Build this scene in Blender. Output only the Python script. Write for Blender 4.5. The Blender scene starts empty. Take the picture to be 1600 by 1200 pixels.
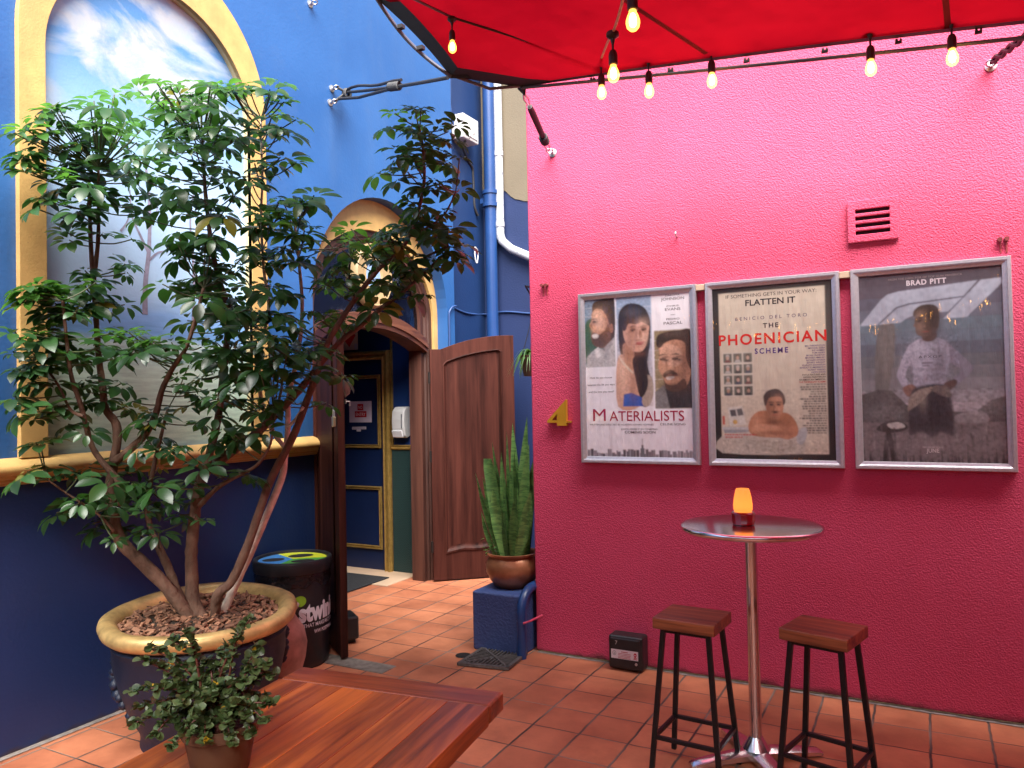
import bpy, bmesh, math, random
from math import sin, cos, pi, radians as rad
from mathutils import Vector as V, Matrix, noise
from mathutils.geometry import tessellate_polygon

sc = bpy.context.scene
COL = sc.collection

# ------------------------------------------------------------------ camera
F, YAW, PITCH, ROLL, HC = 1195.0, rad(28.3), rad(1.2), rad(1.16), 1.6
cf = V((-sin(YAW)*cos(PITCH), cos(YAW)*cos(PITCH), sin(PITCH)))
cr0 = V((cos(YAW), sin(YAW), 0)); cu0 = cr0.cross(cf)
cR = cr0*cos(ROLL) - cu0*sin(ROLL)
cU = cu0*cos(ROLL) + cr0*sin(ROLL)
CAM = V((0, 0, HC))
cd = bpy.data.cameras.new('camera'); cam = bpy.data.objects.new('camera', cd); COL.objects.link(cam)
cam.matrix_world = Matrix(((cR.x, cU.x, -cf.x, 0), (cR.y, cU.y, -cf.y, 0), (cR.z, cU.z, -cf.z, HC), (0, 0, 0, 1)))
cd.sensor_width = 36; cd.lens = F/1600*36; cd.clip_end = 500; cd.clip_start = 0.02
sc.camera = cam
# ------------------------------------------------------------------ world, sun, exposure
SUN_DIR = V((0.42, -0.58, 1.00)).normalized()          # towards the sun
w = bpy.data.worlds.new('World'); sc.world = w; w.use_nodes = True
nt = w.node_tree; bg = nt.nodes['Background']
sky = nt.nodes.new('ShaderNodeTexSky'); sky.sky_type = 'NISHITA'; sky.sun_disc = False
sky.sun_elevation = math.asin(SUN_DIR.z); sky.sun_rotation = math.atan2(SUN_DIR.x, SUN_DIR.y)
sky.air_density = 1.0; sky.dust_density = 2.5; sky.ozone_density = 1.0
nt.links.new(sky.outputs[0], bg.inputs[0]); bg.inputs[1].default_value = 0.075
sd = bpy.data.lights.new('sun', 'SUN'); sd.energy = 3.7; sd.angle = rad(54); sd.color = (1.0, 0.96, 0.90)
so = bpy.data.objects.new('sun', sd); COL.objects.link(so); so.rotation_euler = SUN_DIR.to_track_quat('Z', 'Y').to_euler()
sc.view_settings.view_transform = 'Standard'; sc.view_settings.look = 'None'
sc.view_settings.exposure = 2.4; sc.view_settings.gamma = 1
sc.cycles.max_bounces = 10; sc.cycles.transparent_max_bounces = 24
sc.cycles.use_denoising = True; sc.cycles.sample_clamp_indirect = 6

# ------------------------------------------------------------------ points on real planes
def ray(px, py): return cf + cR*((px-800)/F) + cU*((600-py)/F)
def onX(px, py, X): d = ray(px, py); return CAM + d*(X/d.x)
def onY(px, py, Y): d = ray(px, py); return CAM + d*(Y/d.y)
def onZ(px, py, Z): d = ray(px, py); return CAM + d*((Z-HC)/d.z)
def dep(px, py, D): return CAM + ray(px, py)*D

# ------------------------------------------------------------------ materials
MATS = {}
def mat(name, col, rough=.6, metal=0., var=.12, vs=6., bump=0., bs=90., bd=.003, spec=.5, col2=None, stretch=None, trans=None, coat=0., detail=4., vr=None):
    if name in MATS: return MATS[name]
    m = bpy.data.materials.new(name); m.use_nodes = True; MATS[name] = m
    n = m.node_tree.nodes; l = m.node_tree.links; p = n['Principled BSDF']
    p.inputs['Roughness'].default_value = rough; p.inputs['Metallic'].default_value = metal
    p.inputs['Specular IOR Level'].default_value = spec; p.inputs['Coat Weight'].default_value = coat; p.inputs['Coat Roughness'].default_value = .15
    tc = n.new('ShaderNodeTexCoord'); mp = n.new('ShaderNodeMapping'); l.new(tc.outputs['Object'], mp.inputs[0])
    if stretch: mp.inputs['Scale'].default_value = stretch
    nz = n.new('ShaderNodeTexNoise'); nz.inputs['Scale'].default_value = vs; nz.inputs['Detail'].default_value = detail; nz.inputs['Roughness'].default_value = .6
    l.new(mp.outputs[0], nz.inputs['Vector'])
    r = n.new('ShaderNodeValToRGB'); l.new(nz.outputs['Fac'], r.inputs[0])
    a = [c*(1-var) for c in col]; b = [min(1, c*(1+var)) for c in (col2 or col)]
    if col2: a = list(col); b = list(col2)
    r.color_ramp.elements[0].color = (*a, 1); r.color_ramp.elements[1].color = (*b, 1)
    lo, hi = vr or (.3, .7)
    r.color_ramp.elements[0].position = lo; r.color_ramp.elements[1].position = hi
    l.new(r.outputs[0], p.inputs['Base Color'])
    if bump:
        bn = n.new('ShaderNodeTexNoise'); bn.inputs['Scale'].default_value = bs; bn.inputs['Detail'].default_value = 3
        l.new(mp.outputs[0], bn.inputs['Vector'])
        bb = n.new('ShaderNodeBump'); bb.inputs['Strength'].default_value = bump; bb.inputs['Distance'].default_value = bd
        l.new(bn.outputs['Fac'], bb.inputs['Height']); l.new(bb.outputs[0], p.inputs['Normal'])
    if trans:
        t = n.new('ShaderNodeBsdfTranslucent'); t.inputs[0].default_value = (*trans[0], 1)
        ms = n.new('ShaderNodeMixShader'); ms.inputs[0].default_value = trans[1]
        l.new(p.outputs[0], ms.inputs[1]); l.new(t.outputs[0], ms.inputs[2]); l.new(ms.outputs[0], n['Material Output'].inputs[0])
    return m
def paint(c, rough=.45): return mat('print_%02x%02x%02x' % tuple(int(max(0, min(1, x))*255) for x in c), c, rough, var=.03, vs=30, spec=.3)
def emit(name, col, s):
    if name in MATS: return MATS[name]
    m = bpy.data.materials.new(name); m.use_nodes = True; MATS[name] = m
    n = m.node_tree.nodes; l = m.node_tree.links; n.remove(n['Principled BSDF'])
    e = n.new('ShaderNodeEmission'); e.inputs[0].default_value = (*col, 1); e.inputs[1].default_value = s
    l.new(e.outputs[0], n['Material Output'].inputs[0]); return m
def glass_pane(name, tint=(1, 1, 1), refl=.12, rough=.04, wav=.0, wscale=8, gcol=(1, 1, 1)):
    m = bpy.data.materials.new(name); m.use_nodes = True; MATS[name] = m
    n = m.node_tree.nodes; l = m.node_tree.links; n.remove(n['Principled BSDF'])
    t = n.new('ShaderNodeBsdfTransparent'); t.inputs[0].default_value = (*tint, 1)
    g = n.new('ShaderNodeBsdfGlossy'); g.inputs['Roughness'].default_value = rough; g.inputs[0].default_value = (*gcol, 1)
    ms = n.new('ShaderNodeMixShader'); ms.inputs[0].default_value = refl
    l.new(t.outputs[0], ms.inputs[1]); l.new(g.outputs[0], ms.inputs[2]); l.new(ms.outputs[0], n['Material Output'].inputs[0])
    if wav:
        tc = n.new('ShaderNodeTexCoord'); mp = n.new('ShaderNodeMapping'); mp.inputs['Scale'].default_value = (1.6, 1, .5)
        nz = n.new('ShaderNodeTexNoise'); nz.inputs['Scale'].default_value = wscale; nz.inputs['Detail'].default_value = 2
        b = n.new('ShaderNodeBump'); b.inputs['Strength'].default_value = wav; b.inputs['Distance'].default_value = .01
        l.new(tc.outputs['Object'], mp.inputs[0]); l.new(mp.outputs[0], nz.inputs['Vector']); l.new(nz.outputs['Fac'], b.inputs['Height']); l.new(b.outputs[0], g.inputs['Normal'])
    return m
def wood(name, dark, light, axis=0, rough=.35, grain=1., coat=.2, streak=.5, bump=.15):
    m = bpy.data.materials.new(name); m.use_nodes = True; MATS[name] = m
    n = m.node_tree.nodes; l = m.node_tree.links; p = n['Principled BSDF']
    p.inputs['Roughness'].default_value = rough; p.inputs['Coat Weight'].default_value = coat; p.inputs['Coat Roughness'].default_value = .25
    tc = n.new('ShaderNodeTexCoord'); mp = n.new('ShaderNodeMapping'); s = [14*grain]*3; s[axis] = .9*grain; mp.inputs['Scale'].default_value = s
    l.new(tc.outputs['Object'], mp.inputs[0])
    ge = n.new('ShaderNodeNewGeometry')
    ad = n.new('ShaderNodeVectorMath'); ad.operation = 'ADD'
    sc_ = n.new('ShaderNodeVectorMath'); sc_.operation = 'SCALE'; sc_.inputs['Scale'].default_value = 40
    cb = n.new('ShaderNodeCombineXYZ'); 
    for k in range(3): l.new(ge.outputs['Random Per Island'], cb.inputs[k])
    l.new(cb.outputs[0], sc_.inputs[0]); l.new(mp.outputs[0], ad.inputs[0]); l.new(sc_.outputs[0], ad.inputs[1])
    nz = n.new('ShaderNodeTexNoise'); nz.inputs['Scale'].default_value = 1.6; nz.inputs['Detail'].default_value = 7; nz.inputs['Roughness'].default_value = .62; nz.inputs['Distortion'].default_value = .6
    l.new(ad.outputs[0], nz.inputs['Vector'])
    n2 = n.new('ShaderNodeTexNoise'); n2.inputs['Scale'].default_value = .35; n2.inputs['Detail'].default_value = 3; n2.inputs['Distortion'].default_value = 1.2
    l.new(ad.outputs[0], n2.inputs['Vector'])
    mx = n.new('ShaderNodeMix'); mx.data_type = 'FLOAT'; mx.inputs[0].default_value = streak
    l.new(nz.outputs['Fac'], mx.inputs[2]); l.new(n2.outputs['Fac'], mx.inputs[3])
    mr = n.new('ShaderNodeMath'); mr.operation = 'MULTIPLY_ADD'; mr.inputs[1].default_value = .16; mr.inputs[2].default_value = -.08
    l.new(ge.outputs['Random Per Island'], mr.inputs[0])
    sm = n.new('ShaderNodeMath'); l.new(mx.outputs[0], sm.inputs[0]); l.new(mr.outputs[0], sm.inputs[1])
    r = n.new('ShaderNodeValToRGB'); l.new(sm.outputs[0], r.inputs[0])
    r.color_ramp.elements[0].color = (*[c*.30 for c in dark], 1); r.color_ramp.elements[0].position = .34
    r.color_ramp.elements[1].color = (*light, 1); r.color_ramp.elements[1].position = .66
    e = r.color_ramp.elements.new(.45); e.color = (*dark, 1)
    l.new(r.outputs[0], p.inputs['Base Color'])
    b = n.new('ShaderNodeBump'); b.inputs['Strength'].default_value = bump; b.inputs['Distance'].default_value = .003
    l.new(nz.outputs['Fac'], b.inputs['Height']); l.new(b.outputs[0], p.inputs['Normal'])
    return m

# ------------------------------------------------------------------ mesh builder
class MB:
    def __init__(s): s.v = []; s.f = []; s.mi = []; s.cur = 0
    def add(s, vs, fs):
        o = len(s.v); s.v += [V(v) for v in vs]; s.f += [tuple(i+o for i in f) for f in fs]; s.mi += [s.cur]*len(fs); return s
    def box(s, a, b, rot=None, at=None):
        x0, y0, z0 = a; x1, y1, z1 = b
        vs = [V((x, y, z)) for z in (z0, z1) for y in (y0, y1) for x in (x0, x1)]
        if rot is not None: vs = [rot @ v for v in vs]
        if at is not None: vs = [v + V(at) for v in vs]
        return s.add(vs, [(0, 2, 3, 1), (4, 5, 7, 6), (0, 1, 5, 4), (2, 6, 7, 3), (0, 4, 6, 2), (1, 3, 7, 5)])
    def bar(s, p, q, wd, ht, up=V((0, 0, 1))):      # rectangular bar from p to q
        p = V(p); q = V(q); d = (q-p).normalized(); a = d.cross(up)
        if a.length < 1e-4: a = d.cross(V((0, 1, 0)))
        a.normalize(); b = a.cross(d)
        vs = [o + a*i*wd/2 + b*j*ht/2 for o in (p, q) for i, j in ((-1, -1), (1, -1), (1, 1), (-1, 1))]
        return s.add(vs, [(3, 2, 1, 0), (4, 5, 6, 7), (0, 1, 5, 4), (1, 2, 6, 5), (2, 3, 7, 6), (3, 0, 4, 7)])
    def tube(s, pts, r, n=8, cap=True):
        pts = [V(p) for p in pts]; k = len(pts); rs = r if isinstance(r, (list, tuple)) else [r]*k
        o = len(s.v); ref = None
        for i, p in enumerate(pts):
            d = (pts[min(i+1, k-1)] - pts[max(i-1, 0)])
            d = d.normalized() if d.length > 1e-9 else V((0, 0, 1))
            if ref is None: ref = d.orthogonal().normalized()
            a = (ref - d*ref.dot(d)); a = a.normalized() if a.length > 1e-6 else d.orthogonal().normalized(); ref = a; b = d.cross(a)
            for j in range(n):
                t = 2*pi*j/n; s.v.append(p + (a*cos(t) + b*sin(t))*rs[i])
        for i in range(k-1):
            for j in range(n):
                s.f.append((o+i*n+j, o+i*n+(j+1) % n, o+(i+1)*n+(j+1) % n, o+(i+1)*n+j)); s.mi.append(s.cur)
        if cap:
            s.f += [tuple(o+j for j in reversed(range(n))), tuple(o+(k-1)*n+j for j in range(n))]; s.mi += [s.cur]*2
        return s
    def lathe(s, prof, c=(0, 0, 0), n=40, sx=1, sy=1, rot=None, wob=None):
        c = V(c); o = len(s.v); k = len(prof)
        for i, (r, z) in enumerate(prof):
            for j in range(n):
                t = 2*pi*j/n; rr = r*(1 + (wob(t, z) if wob else 0))
                q = V((rr*sx*cos(t), rr*sy*sin(t), z)); s.v.append((rot @ q if rot is not None else q) + c)
        for i in range(k-1):
            for j in range(n):
                s.f.append((o+i*n+j, o+i*n+(j+1) % n, o+(i+1)*n+(j+1) % n, o+(i+1)*n+j)); s.mi.append(s.cur)
        if prof[0][0] > 1e-6: s.f.append(tuple(o+j for j in reversed(range(n)))); s.mi.append(s.cur)
        if prof[-1][0] > 1e-6: s.f.append(tuple(o+(k-1)*n+j for j in range(n))); s.mi.append(s.cur)
        return s
    def prism(s, loops, f3, d0, d1, back=True):     # polygon with holes (2D) -> solid between depth d0 and d1; f3(u,v,d)
        tri = tessellate_polygon([[V((u, v, 0)) for u, v in lp] for lp in loops]); flat = [p for lp in loops for p in lp]; n = len(flat)
        vs = [f3(u, v, d0) for u, v in flat] + [f3(u, v, d1) for u, v in flat]
        fs = [tuple(t) for t in tri] + ([tuple(i+n for i in reversed(t)) for t in tri] if back else [])
        o = 0
        for lp in loops:
            m = len(lp)
            for i in range(m): fs.append((o+i, o+(i+1) % m, o+(i+1) % m+n, o+i+n))
            o += m
        return s.add(vs, fs)
    def sweep(s, path, prof, close=False):          # path: list of (point, axisA, axisB); prof: list of (a,b), closed section
        o = len(s.v); k = len(path); m = len(prof)
        for p, A, B in path:
            for a, b in prof: s.v.append(V(p) + V(A)*a + V(B)*b)
        rng = range(k if close else k-1)
        for i in rng:
            for j in range(m):
                i2 = (i+1) % k; s.f.append((o+i*m+j, o+i*m+(j+1) % m, o+i2*m+(j+1) % m, o+i2*m+j)); s.mi.append(s.cur)
        if not close:
            s.f += [tuple(o+j for j in reversed(range(m))), tuple(o+(k-1)*m+j for j in range(m))]; s.mi += [s.cur]*2
        return s
    def build(s, name, m, parent=None, smooth=False, bevel=0, seg=2, kind=None, normals=True, angle=40, local=False):
        me = bpy.data.meshes.new(name); me.from_pydata([tuple(v) for v in s.v], [], s.f)
        for x in (m if isinstance(m, (list, tuple)) else [m]): me.materials.append(x)
        if s.mi and max(s.mi) > 0: me.polygons.foreach_set('material_index', s.mi)
        if normals:
            bm = bmesh.new(); bm.from_mesh(me); bmesh.ops.recalc_face_normals(bm, faces=bm.faces); bm.to_mesh(me); bm.free()
        o = bpy.data.objects.new(name, me); COL.objects.link(o)
        if parent:
            o.parent = parent
            if not local:
                T = V((0, 0, 0)); q = parent
                while q: T += q.location; q = q.parent
                if T.length: o.location = -T
        if smooth:
            me.polygons.foreach_set('use_smooth', [True]*len(me.polygons))
            if angle < 180: me.set_sharp_from_angle(angle=rad(angle))
        if bevel:
            b = o.modifiers.new('bevel', 'BEVEL'); b.width = bevel; b.segments = seg; b.limit_method = 'ANGLE'; b.angle_limit = rad(40)
        if kind: o['kind'] = kind
        me.update(); return o
def thing(name, label, cat, loc=(0, 0, 0), group=None):
    o = bpy.data.objects.new(name, None); COL.objects.link(o); o.location = loc; o.empty_display_size = .1
    return tag(o, label, cat, group)
def tag(o, label, cat, group=None):
    o['label'] = label; o['category'] = cat
    if group: o['group'] = group
    return o
def dup(root, loc, rz, label, group=None):
    r = root.copy(); COL.objects.link(r); r.location = loc; r.rotation_euler = (0, 0, rz); r['label'] = label
    if group: r['group'] = group
    for ch in list(root.children):
        c = ch.copy(); COL.objects.link(c); c.parent = r
        for g in list(ch.children):
            d = g.copy(); COL.objects.link(d); d.parent = c
    return r
def spline(pts, k=6, close=False):
    pts = [V(p) for p in pts]; n = len(pts); out = []
    for i in range(n if close else n-1):
        P = lambda j: pts[j % n] if close else pts[max(0, min(n-1, j))]
        a, b, c, d = P(i-1), P(i), P(i+1), P(i+2)
        for q in range(k):
            t = q/k
            out.append(.5*((2*b) + (c-a)*t + (2*a-5*b+4*c-d)*t*t + (3*b-a-3*c+d)*t**3))
    if not close: out.append(pts[-1])
    return out
def sag(p, q, s, n=14): p = V(p); q = V(q); return [p.lerp(q, i/n) - V((0, 0, s*4*(i/n)*(1-i/n))) for i in range(n+1)]
def text_mesh(body, f3, u, v, wd=None, ht=None, align='C', bold=0., space=1.0, depth=0, col=None, name='lettering', parent=None):
    """text laid in a plane: (u, v) baseline anchor, fitted to width wd and/or capital height ht; f3(u,v,d) -> world"""
    cu = bpy.data.curves.new('t', 'FONT'); cu.body = body; cu.size = 1; cu.offset = bold; cu.space_character = space; cu.resolution_u = 4
    ob = bpy.data.objects.new('t', cu); COL.objects.link(ob)
    dg = bpy.context.evaluated_depsgraph_get(); me = bpy.data.meshes.new_from_object(ob.evaluated_get(dg))
    bpy.data.objects.remove(ob); bpy.data.curves.remove(cu)
    xs = [q.co.x for q in me.vertices]; x0, x1 = min(xs), max(xs)
    sy = (ht or .05)/.70; sx = (wd/(x1-x0)) if wd else sy
    if wd and not ht: sy = sx
    W = (x1-x0)*sx; off = {'C': -W/2, 'L': 0, 'R': -W}[align]
    vs = [f3(u + off + (q.co.x-x0)*sx, v + q.co.y*sy, depth) for q in me.vertices]; fs = [tuple(p.vertices) for p in me.polygons]
    bpy.data.meshes.remove(me); return vs, fs

# ================================================================== SETTING
# ---- tiled floor
def floor_mat():
    m = bpy.data.materials.new('quarry_tiles'); m.use_nodes = True; n = m.node_tree.nodes; l = m.node_tree.links; p = n['Principled BSDF']
    tc = n.new('ShaderNodeTexCoord'); sp = n.new('ShaderNodeSeparateXYZ'); l.new(tc.outputs['Object'], sp.inputs[0])
    def mth(op, a, b=None, c=None):
        q = n.new('ShaderNodeMath'); q.operation = op
        for i, x in enumerate((a, b, c)):
            if x is None: continue
            if isinstance(x, (int, float)): q.inputs[i].default_value = x
            else: l.new(x, q.inputs[i])
        return q.outputs[0]
    wob = n.new('ShaderNodeTexNoise'); wob.inputs['Scale'].default_value = 9; l.new(tc.outputs['Object'], wob.inputs['Vector'])
    wv = mth('MULTIPLY_ADD', wob.outputs['Fac'], .012, -.006)
    T = .2462
    def cell(axis, o0):
        q = mth('DIVIDE', mth('SUBTRACT', mth('ADD', axis, wv), o0), T)
        fr = mth('FRACT', q); d = mth('MINIMUM', fr, mth('SUBTRACT', 1, fr)); return mth('FLOOR', q), d
    cx, dx = cell(sp.outputs[0], -.265); cy, dy = cell(sp.outputs[1], 3.627)
    def gr(d, wd): 
        mr = n.new('ShaderNodeMapRange'); mr.inputs['From Min'].default_value = wd*.55; mr.inputs['From Max'].default_value = wd*1.25; l.new(d, mr.inputs['Value']); return mr.outputs[0]
    tile = mth('MINIMUM', gr(dx, .024), gr(dy, .016))
    cv = n.new('ShaderNodeCombineXYZ'); l.new(cx, cv.inputs[0]); l.new(cy, cv.inputs[1])
    wn = n.new('ShaderNodeTexWhiteNoise'); wn.noise_dimensions = '2D'; l.new(cv.outputs[0], wn.inputs['Vector'])
    rp = n.new('ShaderNodeValToRGB'); l.new(wn.outputs['Value'], rp.inputs[0])
    rp.color_ramp.elements[0].color = (.40, .14, .072, 1); rp.color_ramp.elements[1].color = (.56, .215, .108, 1)
    nz = n.new('ShaderNodeTexNoise'); nz.inputs['Scale'].default_value = 3.2; nz.inputs['Detail'].default_value = 8; nz.inputs['Roughness'].default_value = .65; l.new(tc.outputs['Object'], nz.inputs['Vector'])
    r2 = n.new('ShaderNodeValToRGB'); l.new(nz.outputs['Fac'], r2.inputs[0]); r2.color_ramp.elements[0].color = (.6, .52, .5, 1); r2.color_ramp.elements[0].position = .3; r2.color_ramp.elements[1].color = (1.1, 1.08, 1.05, 1); r2.color_ramp.elements[1].position = .68
    mu = n.new('ShaderNodeMix'); mu.data_type = 'RGBA'; mu.blend_type = 'MULTIPLY'; mu.inputs[0].default_value = 1; l.new(rp.outputs[0], mu.inputs[6]); l.new(r2.outputs[0], mu.inputs[7])
    gn = n.new('ShaderNodeTexNoise'); gn.inputs['Scale'].default_value = 2.3; gn.inputs['Detail'].default_value = 5; l.new(tc.outputs['Object'], gn.inputs['Vector'])
    g2 = n.new('ShaderNodeValToRGB'); l.new(gn.outputs['Fac'], g2.inputs[0]); g2.color_ramp.elements[0].color = (.045, .035, .032, 1); g2.color_ramp.elements[0].position = .42; g2.color_ramp.elements[1].color = (.26, .21, .17, 1); g2.color_ramp.elements[1].position = .70
    mx = n.new('ShaderNodeMix'); mx.data_type = 'RGBA'; l.new(tile, mx.inputs[0]); l.new(g2.outputs[0], mx.inputs[6]); l.new(mu.outputs[2], mx.inputs[7])
    l.new(mx.outputs[2], p.inputs['Base Color'])
    rr = n.new('ShaderNodeMapRange'); rr.inputs['To Min'].default_value = .38; rr.inputs['To Max'].default_value = .7; l.new(nz.outputs['Fac'], rr.inputs['Value']); l.new(rr.outputs[0], p.inputs['Roughness'])
    fn = n.new('ShaderNodeTexNoise'); fn.inputs['Scale'].default_value = 60; l.new(tc.outputs['Object'], fn.inputs['Vector'])
    hh = mth('ADD', mth('MULTIPLY', tile, 1.0), mth('MULTIPLY', fn.outputs['Fac'], .12))
    b = n.new('ShaderNodeBump'); b.inputs['Strength'].default_value = .7; b.inputs['Distance'].default_value = .005; l.new(hh, b.inputs['Height']); l.new(b.outputs[0], p.inputs['Normal'])
    return m
g = MB().add([(-30, -30, 0), (30, -30, 0), (30, 30, 0), (-30, 30, 0)], [(0, 1, 2, 3)]).build('floor', floor_mat(), kind='structure')
m_mortar = mat('mortar', (.23, .20, .18), .95, var=.35, vs=22, bump=.6, bs=60)
def strip(x0, y0, x1, y1, z, name, m, jig=.006, n=60, axis='x'):
    random.seed(name); b = MB(); vs = []; fs = []
    for i in range(n+1):
        t = i/n; j = random.uniform(-jig, jig)
        if axis == 'x': vs += [(x0+(x1-x0)*t, y0+j, z), (x0+(x1-x0)*t, y1, z)]
        else: vs += [(x0, y0+(y1-y0)*t, z), (x1+j, y0+(y1-y0)*t, z)]
    for i in range(n): fs.append((2*i, 2*i+2, 2*i+3, 2*i+1))
    b.add(vs, fs); return b.build(name, m, kind='structure')
strip(-2.2, 4.345, 3.4, 4.379, .004, 'floor_edge', m_mortar, .004, 120)
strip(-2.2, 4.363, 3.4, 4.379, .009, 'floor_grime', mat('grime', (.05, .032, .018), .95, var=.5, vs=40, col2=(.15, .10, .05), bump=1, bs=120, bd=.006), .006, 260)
strip(-3.789, -1.5, -3.745, 4.05, .004, 'floor_edge', m_mortar, .003, 80, 'y')
MB().box((-3.42, 3.62, -.02), (-2.86, 3.76, .006)).build('floor_threshold', mat('grey_stone', (.16, .14, .12), .9, var=.4, vs=18, bump=.6, bs=50), kind='structure', bevel=.004)
MB().box((-6.0, 5.35, -.02), (-4.16, 5.86, .006)).build('floor_hall', mat('cream_tile', (.50, .36, .25), .4, var=.1, vs=4), kind='structure')

# ---- blue wall with mural recess and arched doorway
BX = -3.79
def yz(y, z, d): return V((BX - d, y, z))               # d = depth into the wall
DC, DR, DS = 4.96, .87, 2.36                             # door opening centre, radius, spring
def arc(c, z, a, b, n=32): return [(c - a*cos(pi*i/n), z + b*sin(pi*i/n)) for i in range(n+1)]
hole = [(2.18, 1.36)] + arc(2.86, 3.40, .68, .62) + [(3.54, 1.36)]
outer = [(-2.3, 0), (DC-DR, 0)] + arc(DC, DS, DR, .88) + [(DC+DR, 0), (5.95, 0), (5.95, 8), (-2.3, 8)]
def stucco(name, col, col2, bs=70, bump=.5, bd=.004, vs=3.0, rough=.75, spots=0.0):
    m = mat(name, col, rough, col2=col2, vs=vs, vr=(.25, .75), detail=8, bump=bump, bs=bs, bd=bd); return m
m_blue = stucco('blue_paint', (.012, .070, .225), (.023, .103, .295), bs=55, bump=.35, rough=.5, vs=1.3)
blue = MB().prism([outer, hole], yz, 0, .30).build('blue_wall', m_blue)
tag(blue, 'tall blue plastered wall with the arched mural and the wooden arched doorway', 'wall')
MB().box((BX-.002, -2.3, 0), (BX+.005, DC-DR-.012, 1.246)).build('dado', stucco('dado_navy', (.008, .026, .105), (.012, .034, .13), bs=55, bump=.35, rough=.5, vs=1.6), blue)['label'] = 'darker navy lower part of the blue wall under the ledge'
# moulding ledge
m_gold = mat('ochre_paint', (.48, .30, .105), .5, var=.14, vs=9, bump=.4, bs=110, bd=.003)
m_goldm = mat('gold_metallic_paint', (.50, .35, .14), .42, metal=.45, var=.35, vs=12, bump=.3, bs=60)
prof = [(0.0, 1.245), (.035, 1.25), (.035, 1.262), (.05, 1.265), (.05, 1.278), (.066, 1.282), (.07, 1.296), (.092, 1.302), (.10, 1.318), (.098, 1.334), (.085, 1.345), (0.0, 1.375)]
led = MB().sweep([((BX, -2.3, 0), (1, 0, 0), (0, 0, 1)), ((BX, 4.075, 0), (1, 0, 0), (0, 0, 1))], prof).build('ledge', m_gold, blue, smooth=True, angle=50)
led['label'] = 'ochre moulded ledge running along the blue wall under the mural'
# gold surround, slightly proud
o1 = [(2.08, 1.372)] + arc(2.86, 3.46, .78, .79, 40) + [(3.64, 1.372)]
i1 = [(2.21, 1.372)] + arc(2.86, 3.40, .65, .59, 40) + [(3.51, 1.372)]
fr = MB().prism([o1 + i1[::-1]], lambda y, z, d: yz(y, z, d), -.032, .0).build('arch_surround', m_gold, blue, bevel=.006)
m_grayedge = mat('cream_edge', (.50, .40, .22), .6, var=.1)
k = MB(); n = len(i1)
k.add([yz(y, z, -.029) for y, z in i1] + [yz(y, z, .031) for y, z in i1], [(i, i+1, n+i+1, n+i) for i in range(n-1)]).build('arch_reveal', m_grayedge, blue, smooth=True)
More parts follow.
